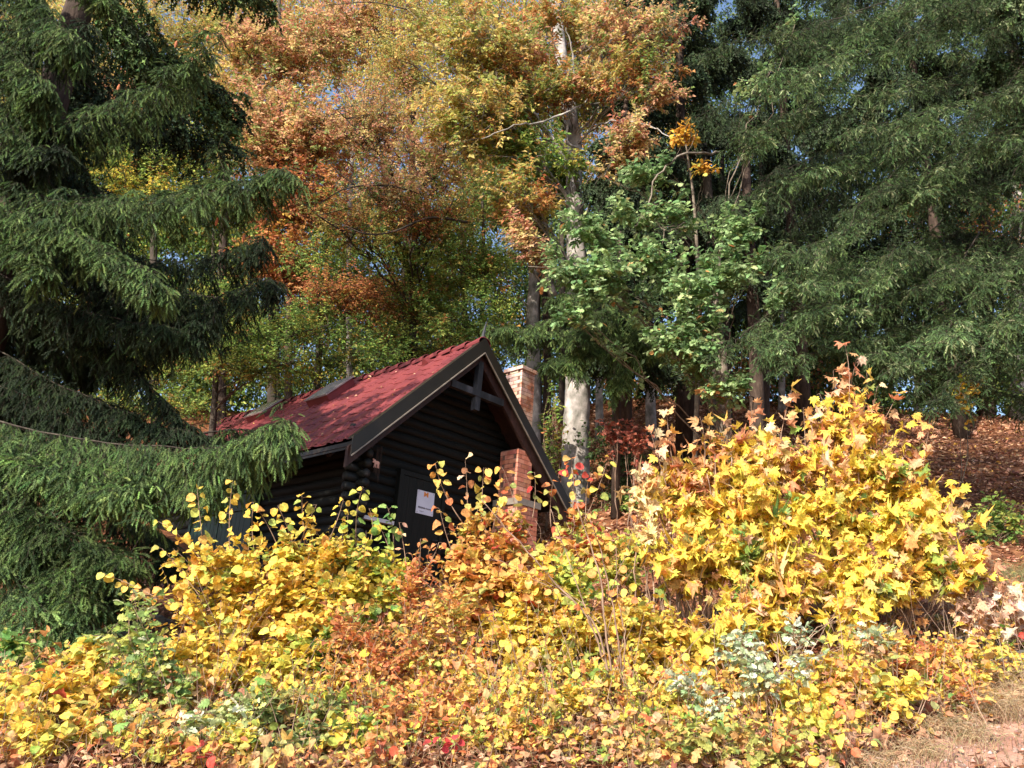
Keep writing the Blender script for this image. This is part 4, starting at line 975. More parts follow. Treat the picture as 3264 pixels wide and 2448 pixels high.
# ------------------------------------------------------------------ oak branch and neighbours
ob = on(1420, 1080, 14.2)
P, R_ = trunk_px([(1572, 1000, 14.8), (1560, 800, 14.7), (1548, 680, 14.6), (1552, 580, 14.6), (1560, 500, 14.8)], [.12, .11, .08, .04, .015], 20)
P = np.vstack([on(1575, 1080, 14.8)[None] - A([[0, 0, .1]]), P]); R_ = np.concatenate([[.15], R_])
olob = [(1260, 500, 80, 45, 12.6, 13), (1200, 590, 60, 60, 12.6, 13), (1290, 590, 90, 60, 12.4, 18), (1230, 680, 45, 35, 12.6, 6), (1400, 560, 80, 50, 12.6, 16), (1370, 470, 60, 30, 12.8, 7), (1480, 640, 80, 60, 12.5, 18), (1600, 490, 80, 45, 12.8, 15),
        (1560, 580, 70, 60, 12.6, 14), (1650, 560, 45, 40, 12.8, 7), (1430, 720, 60, 60, 12.4, 12), (1500, 770, 60, 50, 12.4, 12), (1570, 830, 55, 35, 12.4, 8), (1530, 700, 60, 40, 12.5, 9), (1690, 630, 40, 30, 12.4, 5), (1440, 460, 60, 35, 13, 7),
        (1700, 60, 50, 40, 13, 3), (1640, 190, 50, 40, 13, 3), (1360, 380, 45, 35, 13.2, 6), (1430, 360, 40, 30, 13.2, 4)]
def oakx(w, f):
    for pts, r in ((((1560, 330, 14), (1480, 335, 13.2), (1420, 380, 13), (1398, 450, 12.9), (1370, 490, 12.8)), .035), (((1400, 450, 13), (1420, 480, 12.9), (1440, 500, 12.8), (1480, 480, 12.8)), .016)):
        Q = spline(lofts(pts), 26); Q[1:-1] += rng.normal(0, .016, Q[1:-1].shape); tubes(w, Q[None], (r * .7 * np.linspace(1, .4, 26))[None], 7)
        for j_ in range(3, 24, 3): e_ = Q[j_] + rnd(1, .16)[0]; tubes(w, A([Q[j_], (Q[j_] + e_) / 2 + rnd(1, .02)[0], e_]), A([.007, .005, .002]), 4)
grow("oak_tree", "green oak with lobed leaves hanging in front of the dark wood", "tree", P[0], olob, OAK, trunk=(P, R_), T=T_oak, size=.12, nt=8, nl=7, tw=.26, limb_r=.006, limbs=2, leaf_m=M_leaf, wood_mat=M_branch, fname="crown", wname="trunk", extra=oakx, sunw=.7, randw=.7, loose=.5)
yb_ = on(1500, 1060, 14.8)
P, R_ = trunk_px([(1500, 1000, 14.8), (1510, 700, 14.8), (1500, 450, 14.4), (1480, 300, 14)], [.05, .045, .03, .015], 12)
P = np.vstack([yb_[None], P]); R_ = np.concatenate([[.06], R_])
grow("oak_sapling", "slim oak with a single cluster of golden yellow lobed leaves up high", "tree", yb_, [(1475, 290, 48, 22, 13.6, 9), (1520, 375, 14, 22, 13.6, 3)], OAKY, trunk=(P, R_), T=T_oak, size=.13, nt=4, nl=5, tw=.2, limb_r=.008, limbs=2, wood_mat=M_branch, fname="crown", wname="trunk")
# --- UNDERSTOREY ---
# ------------------------------------------------------------------ trunks in the shaded wood
def bare_trunk(x, yb, Y, r, lean, label, mat=M_spruceb, name="tall_tree", top=300, stubs=9, twist=.05):
    b = on(x, yb, Y); b[2] -= .25; pt = at(x + lean, top, Y)
    n_ = 16
    P = A([b + (A([pt[0], b[1] + .3, pt[2]]) - b) * t + A([twist * math.sin(t * 5 + x), twist * math.cos(t * 4 + x), 0]) for t in np.linspace(0, 1, n_)])
    rt = root(name, b, label, "tree", "tree trunks in the shaded wood")
    g = Geo(); rr = r * np.interp(np.linspace(0, 1, n_), [0, .08, 1], [1.35, 1.0, .6]); tubes(g, P, rr, 12)
    for i in range(stubs):
        t = rng.uniform(.2, .9); p = P[int(t * (n_ - 1))]; a_ = rng.uniform(0, 6.28); L_ = rng.uniform(.3, 1.1)
        e = p + A([math.cos(a_) * L_, math.sin(a_) * L_, rng.uniform(-.3, .25)])
        tubes(g, bez(p, (p + e) / 2 + A([0, 0, .08]), e, 6), (.018 * np.linspace(1, .25, 6))[None], 4)
        for j in range(4):
            q = p + (e - p) * rng.uniform(.4, 1); e2 = q + rnd(1, .16)[0]; tubes(g, A([q, e2]), A([.005, .002]), 3)
    make("trunk", g, mat, rt, smooth=True, colour=False)
for a in ((1182, 1000, 19.5, .10, -6, "dim brown trunk directly behind the right face of the chimney", M_spruceb),
          (1165, 1000, 18.6, .16, -4, "thick shadowy grey trunk close behind the chimney", M_dark),
          (1212, 1000, 24, .10, 0, "thin dark trunk squeezed beside the pale beech trunk", M_dark),
          (1298, 960, 21.5, .11, 2, "short lit grey trunk just right of the big pale beech", M_beech),
          (1403, 960, 20, .14, 0, "grey lichen covered trunk below the dangling oak leaves", M_beech),
          (1545, 1000, 17.5, .17, -12, "mossy brown trunk with dark upper half under the oak", M_dark),
          (1572, 960, 21, .09, -5, "slender trunk close beside the mossy brown one", M_spruceb),
          (1508, 980, 24, .12, 2, "dark trunk between the grey and the mossy trunks", M_dark),
          (1634, 960, 18, .18, -14, "rough purplish brown spruce trunk left of the maple bush top", M_spruceb),
          (1658, 960, 20.5, .10, -6, "thin trunk touching the right side of the rough spruce trunk", M_spruceb),
          (1695, 960, 24, .10, 4, "faint grey trunk behind the maple bush", M_beech),
          (1342, 960, 27, .10, 0, "narrow far trunk against the sky gap left of the grey trunk", M_dark),
          (1760, 930, 25, .12, 0, "black trunk behind the top sprig of the maple bush", M_dark),
          (1840, 920, 26, .11, 2, "thin dark trunk on the crest behind the maple leaves", M_dark),
          (1985, 920, 26, .09, 0, "thin pale pole of a trunk standing on the leafy crest", M_beech),
          (2130, 900, 25.5, .25, 4, "stout brown trunk standing on the leafy crest", M_spruceb),
          (2200, 900, 25.5, .33, 8, "stout lichen pale trunk at the right edge of the crest", M_beech),
          (585, 1000, 24, .14, 0, "dark trunk in the green wood above the left end of the roof", M_dark),
          (625, 1000, 22, .12, 2, "slim grey brown trunk above the skylights", M_spruceb),
          (740, 1000, 26, .12, 0, "far trunk in the green wood over the roof middle", M_dark),
          (755, 960, 22, .10, 4, "grey trunk half hidden by green beech leaves over the roof", M_beech),
          (480, 1000, 21, .16, 0, "brown trunk just beyond the hidden end of the cabin roof", M_spruceb),
          (1000, 1000, 25, .12, 0, "dark far trunk behind the roof peak", M_dark)):
    bare_trunk(*a)

# far wood behind everything, one mass of small leaves
def wood_mass(name, label, n, regions, Y0, Y1, S, nl=30):
    fol = Geo()
    for (x0, x1, y0, y1, w, pal) in regions:
        m_ = int(n * w)
        xx, yy = rng.uniform(x0, x1, m_), rng.uniform(y0, y1, m_)
        keep = np.sin(xx * .021 + 1.3 * np.sin(yy * .017)) * np.cos(yy * .024 + xx * .006) > -.62
        xx, yy = xx[keep], yy[keep]
        YY = rng.uniform(Y0, Y1, len(xx))
        C = A([at(a_, b_, c_) for a_, b_, c_ in zip(xx, yy, YY)])
        ok = C[:, 2] > ground(C[:, 0], C[:, 1]) + .15; C = C[ok]; m_ = len(C)
        if m_ == 0: continue
        pick = rng.choice(len(pal), m_, p=A([q[1] for q in pal], float) / sum(q[1] for q in pal))
        ki = np.repeat(np.arange(m_), nl)
        off = rnd(len(ki)) * A([.42, .42, .13])
        leaves(fol, T_small, C[ki] + off, rnd(len(ki), .7) + A([0, 0, -.3]), A([0, 0, .8]) + SUN * .6 + rnd(len(ki), .6), S * rng.uniform(.7, 1.3, len(ki)), colours(len(ki), pal, pick[ki]), .2)
    o = make(name, fol, M_far); tag(o, label, "woodland", None, "stuff")
GD = [((70, 100, 50), 3), ((96, 126, 58), 2), ((130, 140, 62), 1)]
wood_mass("woodland", "far mixed wood of green and copper leaves closing the view behind the trunks", 1000, [
    (-80, 520, -80, 330, 1.3, BEE_Y), (420, 1150, -80, 480, 1.9, BEE_M), (1000, 1500, -80, 420, 1.4, BEE_M), (1850, 2260, 760, 885, .5, GD), (1250, 1950, 720, 885, .8, GD), (450, 1500, -80, 320, 1.2, BEE_M), (150, 1300, 320, 860, 1.4, GD), (1450, 2260, 300, 820, 1.2, GD), (-80, 520, 300, 950, 1.9, BEE_G), (300, 1200, 440, 900, 1.8, BEE_G), (200, 1250, 420, 900, 2.2, GD), (-80, 620, 230, 560, .9, BEE_G),
    (1150, 1750, 380, 760, 1.1, GD), (1450, 2260, -80, 620, 3.4, GD), (1700, 2260, 560, 850, 1.15, GD), (1300, 1800, 720, 860, .28, BEE_R), (1950, 2200, 380, 620, .35, BEE_R), (1180, 1700, 660, 800, .2, GD), (560, 1100, 600, 760, .3, BEE_R)], 24, 33, .15)

# ------------------------------------------------------------------ ground: fallen leaves, log, stones, dry grass
def on_ground(n, x0, x1, y0, y1, dens=None):
    xx, yy = rng.uniform(x0, x1, n), rng.uniform(y0, y1, n)
    return np.stack([xx, yy, ground(xx, yy)], 1)
def slope_n(P):
    e = .1
    dx = (ground(P[:, 0] + e, P[:, 1]) - ground(P[:, 0] - e, P[:, 1])) / (2 * e); dy = (ground(P[:, 0], P[:, 1] + e) - ground(P[:, 0], P[:, 1] - e)) / (2 * e)
    return nrm(np.stack([-dx, -dy, np.ones(len(P))], 1))
def in_view(P, mrg=150):
    v = P - CAM; d = v @ FW; x = 1632 + FPX * (v @ RT) / d; y = 1224 - FPX * (v @ UP) / d
    return (d > .5) & (x > -mrg) & (x < 3264 + mrg) & (y < 2448 + mrg)
g = Geo()
for (x0, x1, y0, y1, n_, S_, T_) in ((-6, 7, 4.6, 9, 26000, .075, T_beech), (-9, 10, 8, 14, 22000, .08, T_small), (-4, 20, 13, 29, 46000, .12, T_small), (-3, 5, 4.6, 9, 1500, .12, T_oak), (1, 7, 5, 9, 700, .14, T_maple)):
    P = on_ground(n_, x0, x1, y0, y1); P = P[in_view(P)]
    pth = ((P[:, 0] - pa[0]) * (pb_[1] - pa[1]) - (P[:, 1] - pa[1]) * (pb_[0] - pa[0])) > 0.05
    P = P[~(pth & (P[:, 1] < 8.5) & (rng.random(len(P)) < .955))]
    N_ = slope_n(P); m_ = len(P)
    leaves(g, T_, P + N_ * rng.uniform(.008, .05, (m_, 1)), rnd(m_) * A([1, 1, .25]), N_ + rnd(m_, .42), S_ * rng.uniform(.6, 1.3, m_), colours(m_, LIT), .5)
tag(make("leaf_litter", g, M_litter), "carpet of fallen brown and copper leaves over the slope", "fallen leaves", None, "stuff")

def rock(p, r, label, mat=M_stone):
    P = []
    for th in np.linspace(.001, math.pi - .001, 9):
        P.append([[math.sin(th) * math.cos(f), math.sin(th) * math.sin(f), math.cos(th)] for f in np.linspace(0, 2 * math.pi, 13)])
    P = A(P); ns = 1 + .18 * np.sin(P[..., :1] * 4 + p[0] * 9) + .14 * np.cos(P[..., 1:2] * 5 + p[1] * 7) + .1 * np.sin(P[..., 2:3] * 6)
    P = np.sign(P) * np.abs(P) ** .8 * ns * A(r) + p
    g = Geo(); g.grid(P); o = make("stone", g, mat, colour=False); tag(o, label, "stone")
for x, y, Y, r, lb in ((2185, 1430, 8.0, (.34, .2, .12), "flat grey stone beside the path at the right edge"), (2105, 1395, 8.4, (.2, .16, .12), "dark stone under the dry curled maple leaves"),
                       (640, 1385, 10.5, (.45, .25, .16), "low grey slab behind the yellow hazel stems"), (300, 1345, 10.2, (.35, .2, .12), "dark flat stone on the shaded litter near the spruce skirt"),
                       (250, 1400, 9.5, (.25, .16, .08), "small dark stone half buried in brown leaves at left"), (1380, 1480, 8.4, (.22, .16, .14), "shaded stone among roots under the yellow leaves"),
                       (1620, 1400, 9, (.35, .2, .2), "grey rock in the dark hollow below the maple bush"), (800, 1410, 9, (.18, .14, .1), "pale stone glimpsed between the orange and yellow leaves")):
    rock(on(x, y, Y) + A([0, 0, r[2] * .3]), r, lb)
g = Geo(); p0, p1 = at(2060, 1212, 12.0), at(2290, 1196, 12.6)
P = spline([p0, (p0 + p1) / 2 + A([0, 0, .03]), p1], 16); tubes(g, P, .11 * (1 + .08 * np.sin(np.arange(16) * 1.7)), 12)
lo = root("fallen_log", p0, "dark fallen log lying across the slope at the right edge", "log"); make("trunk", g, M_dark, lo, smooth=True, colour=False)
# raise of ground below the log is litter; small props keep it bedded
g = Geo(); c = on(125, 1350, 10.6); tubes(g, A([c + A([-.02, 0, .0]), c + A([0, 0, .07]), c + A([0, 0, .14]), c + A([0, 0, .15])]), A([.11, .12, .13, .135]), 14)
bk = root("tub", c, "small blue plastic tub on the litter under the spruce skirt", "tub"); make("bowl", g, M_blue, bk, smooth=True, colour=False)

def tuft(x, y, Y, n, h, spread, label, pal, T=None):
    b = on(x, y, Y); rt = root("grass_tuft", b, label, "grass tuft", "dry grass tufts by the path")
    g = Geo(); xy = rng.normal(0, spread, (n, 2)); B0 = np.stack([b[0] + xy[:, 0], b[1] + xy[:, 1] * .7, ground(b[0] + xy[:, 0], b[1] + xy[:, 1] * .7)], 1)
    a_ = rng.uniform(0, 6.28, n); L_ = h * rng.uniform(.4, 1.2, n)[:, None]; dv = np.stack([np.cos(a_), np.sin(a_), np.zeros(n)], 1)
    E = B0 + dv * L_ * rng.uniform(.4, 1, (n, 1)) + A([0, -.1, .45]) * L_
    C1 = B0 + dv * L_ * .2 + A([0, 0, .75]) * L_
    PP = bez(B0, C1, E, 6); cc = colours(n, pal)
    tubes(g, PP, np.full((n, 1), .0026) * np.linspace(1, .3, 6)[None], 3, np.repeat(cc, 18, 0))
    make("leaves", g, M_grass, rt)
STR = [((206, 176, 132), 4), ((226, 200, 160), 3), ((176, 138, 98), 2), ((150, 150, 90), .6)]
for x, y, Y, n, h, sp, lb in ((2140, 1520, 7.0, 520, .3, .16, "straw coloured tuft overhanging the path edge"), (2060, 1570, 6.6, 420, .22, .14, "thin dry grass fringe below the orange seedlings"),
                              (2180, 1300, 9.2, 600, .4, .35, "large pale dry grass clump beneath the log"), (1980, 1610, 6.2, 300, .2, .12, "low dry tuft in the middle of the path verge"),
                              (1890, 1640, 6.0, 260, .16, .12, "small greyish tuft at the bottom edge of the path"), (2195, 1470, 7.4, 420, .3, .2, "dry grass clump at the far right of the path"),
                              (1430, 1640, 6, 220, .16, .15, "short dry tuft among brown leaves at the bottom middle")):
    tuft(x, y, Y, n, h, sp, lb, STR)
tuft(2200, 1235, 10.6, 300, .4, .3, "green and straw grass clump just under the dark log", [((130, 146, 84), 3), ((196, 180, 126), 2)])

# ------------------------------------------------------------------ shrubs
def shrub(name, label, base, lobes, pal, cat="shrub", whips=(), **kw):
    kw.setdefault('loose', .72)
    b = on(*base); b[2] -= .03
    def ex(w, f):
        for wp in whips:
            (x0, y0, x1, y1, Yq, n) = wp[:6]; pp = wp[6] if len(wp) > 6 else pal
            whip(w, f, at(x0, y0, Yq), at(x1, y1, Yq - .1), pp, n, kw.get('T', T_hazel), kw.get('size', .075) * 1.05)
    return grow(name, label, cat, b, lobes, pal, extra=ex, **kw)
HZ = dict(T=T_hazel, size=.078, nt=6, nl=6, tw=.26, limb_r=.007, limbs=4)
shrub("hazel_shrub", "tall yellow hazel with sparse leafy rods before the green shutter", (470, 1400, 8.6), [(440, 1230, 100, 70, 8.4, 9), (520, 1250, 100, 80, 8.4, 12), (420, 1320, 110, 60, 8.3, 9), (530, 1350, 110, 60, 8.3, 12)], YEL,
      whips=[(450, 1300, 426, 1058, 8.4, 15), (500, 1260, 503, 1042, 8.4, 12), (470, 1260, 345, 1128, 8.3, 12), (440, 1300, 350, 1185, 8.3, 8), (430, 1350, 222, 1240, 8.2, 13), (430, 1300, 370, 1245, 8.2, 5), (560, 1240, 548, 1085, 8.4, 10), (450, 1340, 290, 1290, 8.2, 9)], **HZ)
shrub("hazel_shrub", "dense yellow hazel in front of the cabin's side wall logs", (660, 1420, 8.6), [(620, 1215, 90, 60, 8.5, 14), (700, 1225, 90, 60, 8.5, 15), (640, 1290, 120, 70, 8.3, 18), (730, 1300, 90, 70, 8.3, 14), (650, 1370, 120, 50, 8.2, 12)], YEL,
      whips=[(640, 1200, 600, 1092, 8.5, 9), (660, 1200, 652, 1070, 8.5, 10), (640, 1200, 684, 1090, 8.5, 8), (700, 1190, 742, 1078, 8.5, 8), (600, 1180, 560, 1105, 8.5, 6)], **HZ)
shrub("hazel_shrub", "lime and yellow hazel reaching the corner log ends", (800, 1420, 8.7), [(785, 1225, 70, 55, 8.6, 14), (850, 1255, 60, 50, 8.6, 10), (800, 1290, 90, 60, 8.4, 14)], YGR,
      whips=[(770, 1190, 785, 1052, 8.6, 8), (790, 1200, 797, 1098, 8.6, 7), (750, 1200, 752, 1100, 8.6, 8), (850, 1230, 838, 1098, 8.6, 12, GRN), (850, 1240, 808, 1120, 8.6, 10, GRN)], **HZ)
HB = dict(T=T_pointed, size=.068, nt=6, nl=7, tw=.24, limb_r=.006, limbs=4, droop=.1)
shrub("hornbeam_sapling", "rust orange sapling spiking up in front of the door sign", (905, 1480, 8.3), [(905, 1235, 20, 30, 8.3, 4), (900, 1300, 50, 50, 8.2, 10), (920, 1390, 80, 60, 8.0, 11, OYL)], ORA, cat="sapling",
      whips=[(900, 1260, 908, 1165, 8.3, 9), (880, 1250, 862, 1128, 8.3, 7, DRY), (910, 1240, 948, 1172, 8.3, 9)], **HB)
shrub("hornbeam_sapling", "broad copper orange bush low in the middle of the thicket", (790, 1540, 7.6), [(770, 1390, 90, 60, 7.6, 11), (850, 1430, 100, 60, 7.5, 13), (720, 1480, 80, 50, 7.5, 9, OYL), (880, 1500, 110, 45, 7.4, 10, OYL)], ORA, **HB)
shrub("hornbeam_sapling", "orange bush with brown tips between yellow hazels left of the door", (1000, 1520, 7.7), [(960, 1330, 60, 60, 7.8, 7), (1000, 1440, 80, 60, 7.6, 9, OYL)], OYL, **HB)
shrub("hazel_shrub", "orange yellow hazel hiding the brick pillar's foot", (1060, 1420, 8.6), [(1020, 1150, 55, 60, 8.6, 9), (1070, 1200, 70, 60, 8.5, 13), (1000, 1230, 80, 60, 8.4, 14), (1080, 1280, 90, 70, 8.3, 17), (1000, 1340, 80, 50, 8.2, 9)], OYL,
      whips=[(1000, 1130, 940, 1000, 8.6, 11), (1010, 1150, 1005, 995, 8.6, 9, DRY), (1040, 1150, 1045, 1010, 8.6, 9), (1060, 1160, 1090, 1040, 8.6, 8), (980, 1200, 950, 1100, 8.5, 8)], **HZ)
shrub("dogwood_shrub", "red tipped shrub in front of the pale beech foot", (1240, 1420, 8.8), [(1130, 1130, 45, 40, 8.8, 5), (1240, 1130, 40, 50, 8.8, 5), (1180, 1200, 80, 50, 8.7, 10, OYL), (1270, 1190, 60, 50, 8.6, 8, OYL)], RED, T=T_round, size=.085, nt=4, nl=6, tw=.22, limb_r=.006, limbs=4,
      whips=[(1240, 1120, 1236, 992, 8.8, 12), (1260, 1130, 1310, 1000, 8.8, 7, YEL), (1150, 1120, 1155, 1020, 8.8, 8), (1120, 1130, 1085, 1010, 8.8, 6), (1265, 1130, 1275, 1020, 8.8, 7), (1190, 1140, 1195, 1040, 8.8, 7)])
shrub("hazel_shrub", "bright yellow bush around the bare grey stems", (1180, 1530, 8.0), [(1160, 1290, 80, 60, 8.2, 14), (1250, 1270, 80, 60, 8.2, 14, YGR), (1120, 1380, 100, 60, 8.0, 19), (1240, 1370, 100, 60, 8.0, 16), (1180, 1460, 100, 50, 7.7, 14)], YEL, **HZ)
RD = dict(T=T_round, size=.07, nt=5, nl=7, tw=.22, limb_r=.005, limbs=4)
shrub("cherry_shrub", "lemon yellow bush with layered round leaves right of the bare stems", (1420, 1540, 7.9), [(1360, 1330, 80, 45, 8.0, 15), (1440, 1370, 90, 50, 7.9, 17), (1380, 1450, 100, 45, 7.7, 16), (1480, 1460, 80, 45, 7.6, 12)], YEL, **RD)
shrub("cherry_shrub", "low yellow and green bush in the gap below the beech trunk", (1340, 1300, 10.2), [(1300, 1180, 90, 40, 10.2, 15), (1380, 1190, 80, 40, 10.2, 13), (1340, 1240, 100, 35, 9.8, 13)], YGR, **RD)
shrub("cherry_shrub", "dark green leafy bush tucked behind the bare stems", (1200, 1480, 8.6), [(1230, 1330, 60, 45, 8.6, 8), (1280, 1420, 60, 40, 8.3, 9)], GRN, **RD)
MP = dict(T=T_maple, size=.106, nt=7, nl=5, tw=.26, limb_r=.010, limbs=4, droop=.7, upw=.3, sunw=1.0, randw=.6, curl=.8)
MS = lambda lb, base, lobes, whips=(), pal=MAP: shrub("maple_bush", lb, base, [l[:5] + (max(1, int(l[5] * .82)), (MAP + DRY) if (l[1] < 1020 and pal is MAP) else pal) for i_, l in enumerate(lobes)], pal, cat="maple bush", whips=whips, group="young maples in the right half", **MP)
MS("yellow maple bush whose pale curled leaves lean into the dark gap", (1500, 1420, 8.6), [(1440, 1040, 50, 60, 8.7, 7), (1510, 1010, 70, 60, 8.6, 10), (1480, 1110, 80, 60, 8.5, 12), (1540, 1180, 90, 60, 8.3, 14), (1460, 1220, 70, 50, 8.3, 9)],
   [(1440, 1050, 1405, 930, 8.6, 7, DRY), (1460, 1040, 1440, 880, 8.6, 8, DRY), (1470, 1150, 1385, 1020, 8.6, 7, DRY), (1520, 1020, 1512, 900, 8.6, 6, DRY)])
MS("tall yellow maple bush with brown leaf tips at its left shoulder", (1640, 1430, 8.5), [(1600, 960, 60, 50, 8.6, 8), (1660, 1000, 80, 70, 8.5, 13), (1600, 1080, 80, 60, 8.4, 12), (1680, 1120, 80, 70, 8.3, 13), (1620, 1210, 90, 60, 8.2, 12), (1700, 1250, 70, 60, 8.1, 9)],
   [(1640, 1000, 1622, 870, 8.6, 7, DRY), (1600, 980, 1570, 905, 8.6, 5, DRY), (1680, 980, 1712, 835, 8.6, 8, DRY)])
MS("tallest maple bush crowned by a sprig of dry brown leaves", (1810, 1430, 8.5), [(1770, 930, 50, 50, 8.6, 7), (1835, 890, 45, 55, 8.6, 8), (1890, 940, 45, 40, 8.6, 6), (1780, 1010, 90, 60, 8.4, 13), (1870, 1030, 80, 60, 8.4, 13), (1800, 1120, 90, 70, 8.3, 14), (1830, 1220, 90, 60, 8.1, 11)],
   [(1810, 1000, 1825, 745, 8.6, 6, DRY), (1825, 900, 1850, 775, 8.6, 5, DRY), (1790, 960, 1770, 850, 8.6, 6), (1860, 960, 1895, 835, 8.6, 5, DRY), (1880, 960, 1940, 850, 8.6, 5, DRY), (1900, 980, 1965, 900, 8.5, 5), (1830, 940, 1800, 800, 8.6, 5, DRY), (1850, 940, 1872, 805, 8.6, 5), (1740, 980, 1735, 880, 8.6, 5), (1800, 960, 1848, 850, 8.6, 6)])
MS("yellow maple bush arching down to the right over the leafy slope", (1950, 1430, 8.4), [(1940, 1010, 60, 50, 8.5, 8), (1980, 1080, 70, 60, 8.3, 11), (1920, 1150, 90, 60, 8.2, 13), (2020, 1170, 60, 60, 8.1, 9), (1960, 1260, 80, 60, 8.0, 11), (2050, 1240, 50, 50, 8.0, 5)],
   [(1990, 1050, 2010, 915, 8.4, 6, DRY), (2040, 1100, 2075, 1040, 8.2, 6), (2060, 1180, 2110, 1110, 8.1, 5, YGR), (2060, 1240, 2140, 1180, 8.0, 6, DRY)])
MS("low bright maple seedlings around the dark stems below the tall maples", (1700, 1520, 7.7), [(1600, 1330, 70, 40, 7.9, 7), (1700, 1360, 60, 40, 7.8, 5), (1850, 1330, 60, 35, 7.8, 5), (1900, 1400, 80, 35, 7.6, 7), (1560, 1400, 60, 35, 7.7, 5)])
MS("withered maple shoots with cream curled leaves over the dark stone", (2130, 1420, 8.0), [(2130, 1330, 50, 50, 8.0, 6), (2180, 1290, 40, 40, 8.1, 4), (2110, 1250, 40, 30, 8.1, 3)], [(2150, 1380, 2175, 1260, 8.0, 6), (2120, 1380, 2090, 1290, 8.0, 5)], pal=[((236, 206, 184), 4), ((222, 168, 128), 3), ((238, 190, 80), 1)])
MS("single broad cream maple leaves at the edge of the dark gap", (1430, 1400, 8.5), [(1390, 1060, 14, 18, 8.5, 1), (1400, 1145, 22, 18, 8.3, 2)], pal=[((238, 212, 150), 3), ((232, 186, 120), 2)])
OKS = dict(T=T_oak, size=.08, nt=4, nl=5, tw=.16, limb_r=.006, limbs=3, upw=.5, sunw=.8)
shrub("oak_sapling", "green oak sapling on a thin dark stem at lower left", (300, 1640, 6.8), [(285, 1320, 35, 40, 7.0, 5), (260, 1380, 60, 40, 7.0, 8), (330, 1400, 60, 50, 6.9, 8), (300, 1470, 90, 50, 6.8, 12), (370, 1500, 60, 40, 6.8, 7)], [((160, 184, 92), 3), ((120, 152, 78), 3), ((200, 200, 90), 2), ((204, 208, 160), 1)], cat="sapling", **OKS)
shrub("oak_sapling", "mildew whitened oak sapling at the bottom right of centre", (1650, 1640, 6.5), [(1620, 1415, 48, 40, 6.7, 9), (1640, 1470, 44, 34, 6.6, 6)], PALE, cat="sapling", **OKS)
shrub("oak_sapling", "small whitish oak shoot below the low maple seedlings", (1720, 1520, 7.0), [(1722, 1370, 22, 22, 7.1, 3), (1730, 1440, 26, 24, 7.0, 3)], PALE, cat="sapling", **OKS)
shrub("oak_sapling", "whitish oak shoot left of the large mildewed one", (1490, 1600, 6.6), [(1475, 1490, 40, 30, 6.7, 5), (1540, 1530, 36, 26, 6.6, 4)], PALE, cat="sapling", **OKS)
shrub("oak_sapling", "grey green oak shoot under the tall maples", (1880, 1500, 7.2), [(1880, 1380, 40, 22, 7.3, 5)], PALE, cat="sapling", **OKS)
shrub("oak_sapling", "pale green low oak bush beside the sapling stem at bottom left", (470, 1640, 6.4), [(400, 1570, 80, 40, 6.4, 9), (510, 1560, 80, 35, 6.5, 8), (300, 1590, 70, 35, 6.4, 6)], [((196, 206, 130), 3), ((222, 222, 180), 2), ((150, 176, 96), 2), ((226, 200, 90), 1)], **OKS)
shrub("oak_sapling", "olive oak bush with broad lobed leaves at the bottom edge", (1560, 1660, 6.1), [(1500, 1610, 80, 40, 6.1, 8), (1600, 1620, 80, 40, 6.1, 8), (1690, 1640, 60, 30, 6.0, 5)], [((180, 184, 86), 3), ((214, 176, 92), 2), ((140, 160, 80), 2), ((206, 150, 90), 2)], **OKS)
# low bushes along the bottom
LOW = dict(T=T_hazel, size=.076, nt=5, nl=6, tw=.18, limb_r=.004, limbs=5)
LW2 = dict(T=T_round, size=.055, nt=5, nl=7, tw=.16, limb_r=.003, limbs=5)
shrub("hazel_shrub", "yellow hazel seedlings in the bottom left corner", (70, 1640, 6.2), [(40, 1560, 70, 50, 6.3, 10), (130, 1500, 80, 50, 6.6, 12), (60, 1630, 80, 40, 6.1, 10), (180, 1590, 60, 50, 6.3, 8)], YEL, **LOW)
shrub("hazel_shrub", "green seedlings beside the spruce skirt at the left edge", (40, 1480, 7.6), [(30, 1420, 60, 50, 7.6, 9), (90, 1470, 50, 40, 7.4, 6), (20, 1500, 50, 40, 7.2, 6)], GRN, **LOW)
shrub("hazel_shrub", "small yellow hazel standing alone on the brown litter at left", (190, 1500, 7.3), [(195, 1440, 36, 40, 7.3, 6), (220, 1500, 60, 30, 7.1, 7)], YEL, **LOW, whips=[(190, 1470, 178, 1395, 7.3, 7, YGR)])
shrub("hazel_shrub", "yellow leaved hazel at the foot of the tall sparse rods", (430, 1530, 7.5), [(390, 1430, 80, 45, 7.8, 12), (480, 1440, 80, 50, 7.7, 13), (430, 1500, 90, 40, 7.4, 10), (560, 1450, 80, 50, 7.7, 14)], YEL, **LOW)
shrub("hazel_shrub", "yellow and lime hazel in the left middle of the thicket", (640, 1520, 7.6), [(620, 1440, 80, 50, 7.8, 13), (700, 1420, 70, 50, 7.9, 12), (560, 1520, 70, 30, 7.3, 5)], YGR, **LOW)
shrub("bilberry_bush", "small leaved olive green bush at the bottom left of centre", (640, 1600, 6.7), [(600, 1540, 80, 40, 6.9, 15), (700, 1550, 80, 45, 6.8, 17), (650, 1610, 100, 35, 6.5, 17)], [((142, 156, 84), 4), ((180, 176, 90), 2), ((210, 160, 90), 1.4), ((104, 130, 72), 2)], **LW2)
shrub("bilberry_bush", "small leaved green and tan bush left of the bilberry at the bottom", (480, 1640, 6.2), [(520, 1620, 70, 25, 6.2, 9), (800, 1590, 70, 30, 6.5, 10)], YGR, **LW2)
shrub("dogwood_seedling", "tiny seedling with three scarlet leaves at the bottom middle", (960, 1640, 6.2), [], [((214, 60, 60), 1)], T=T_round, size=.065, whips=[(955, 1640, 950, 1590, 6.2, 4), (960, 1640, 985, 1590, 6.2, 4)])
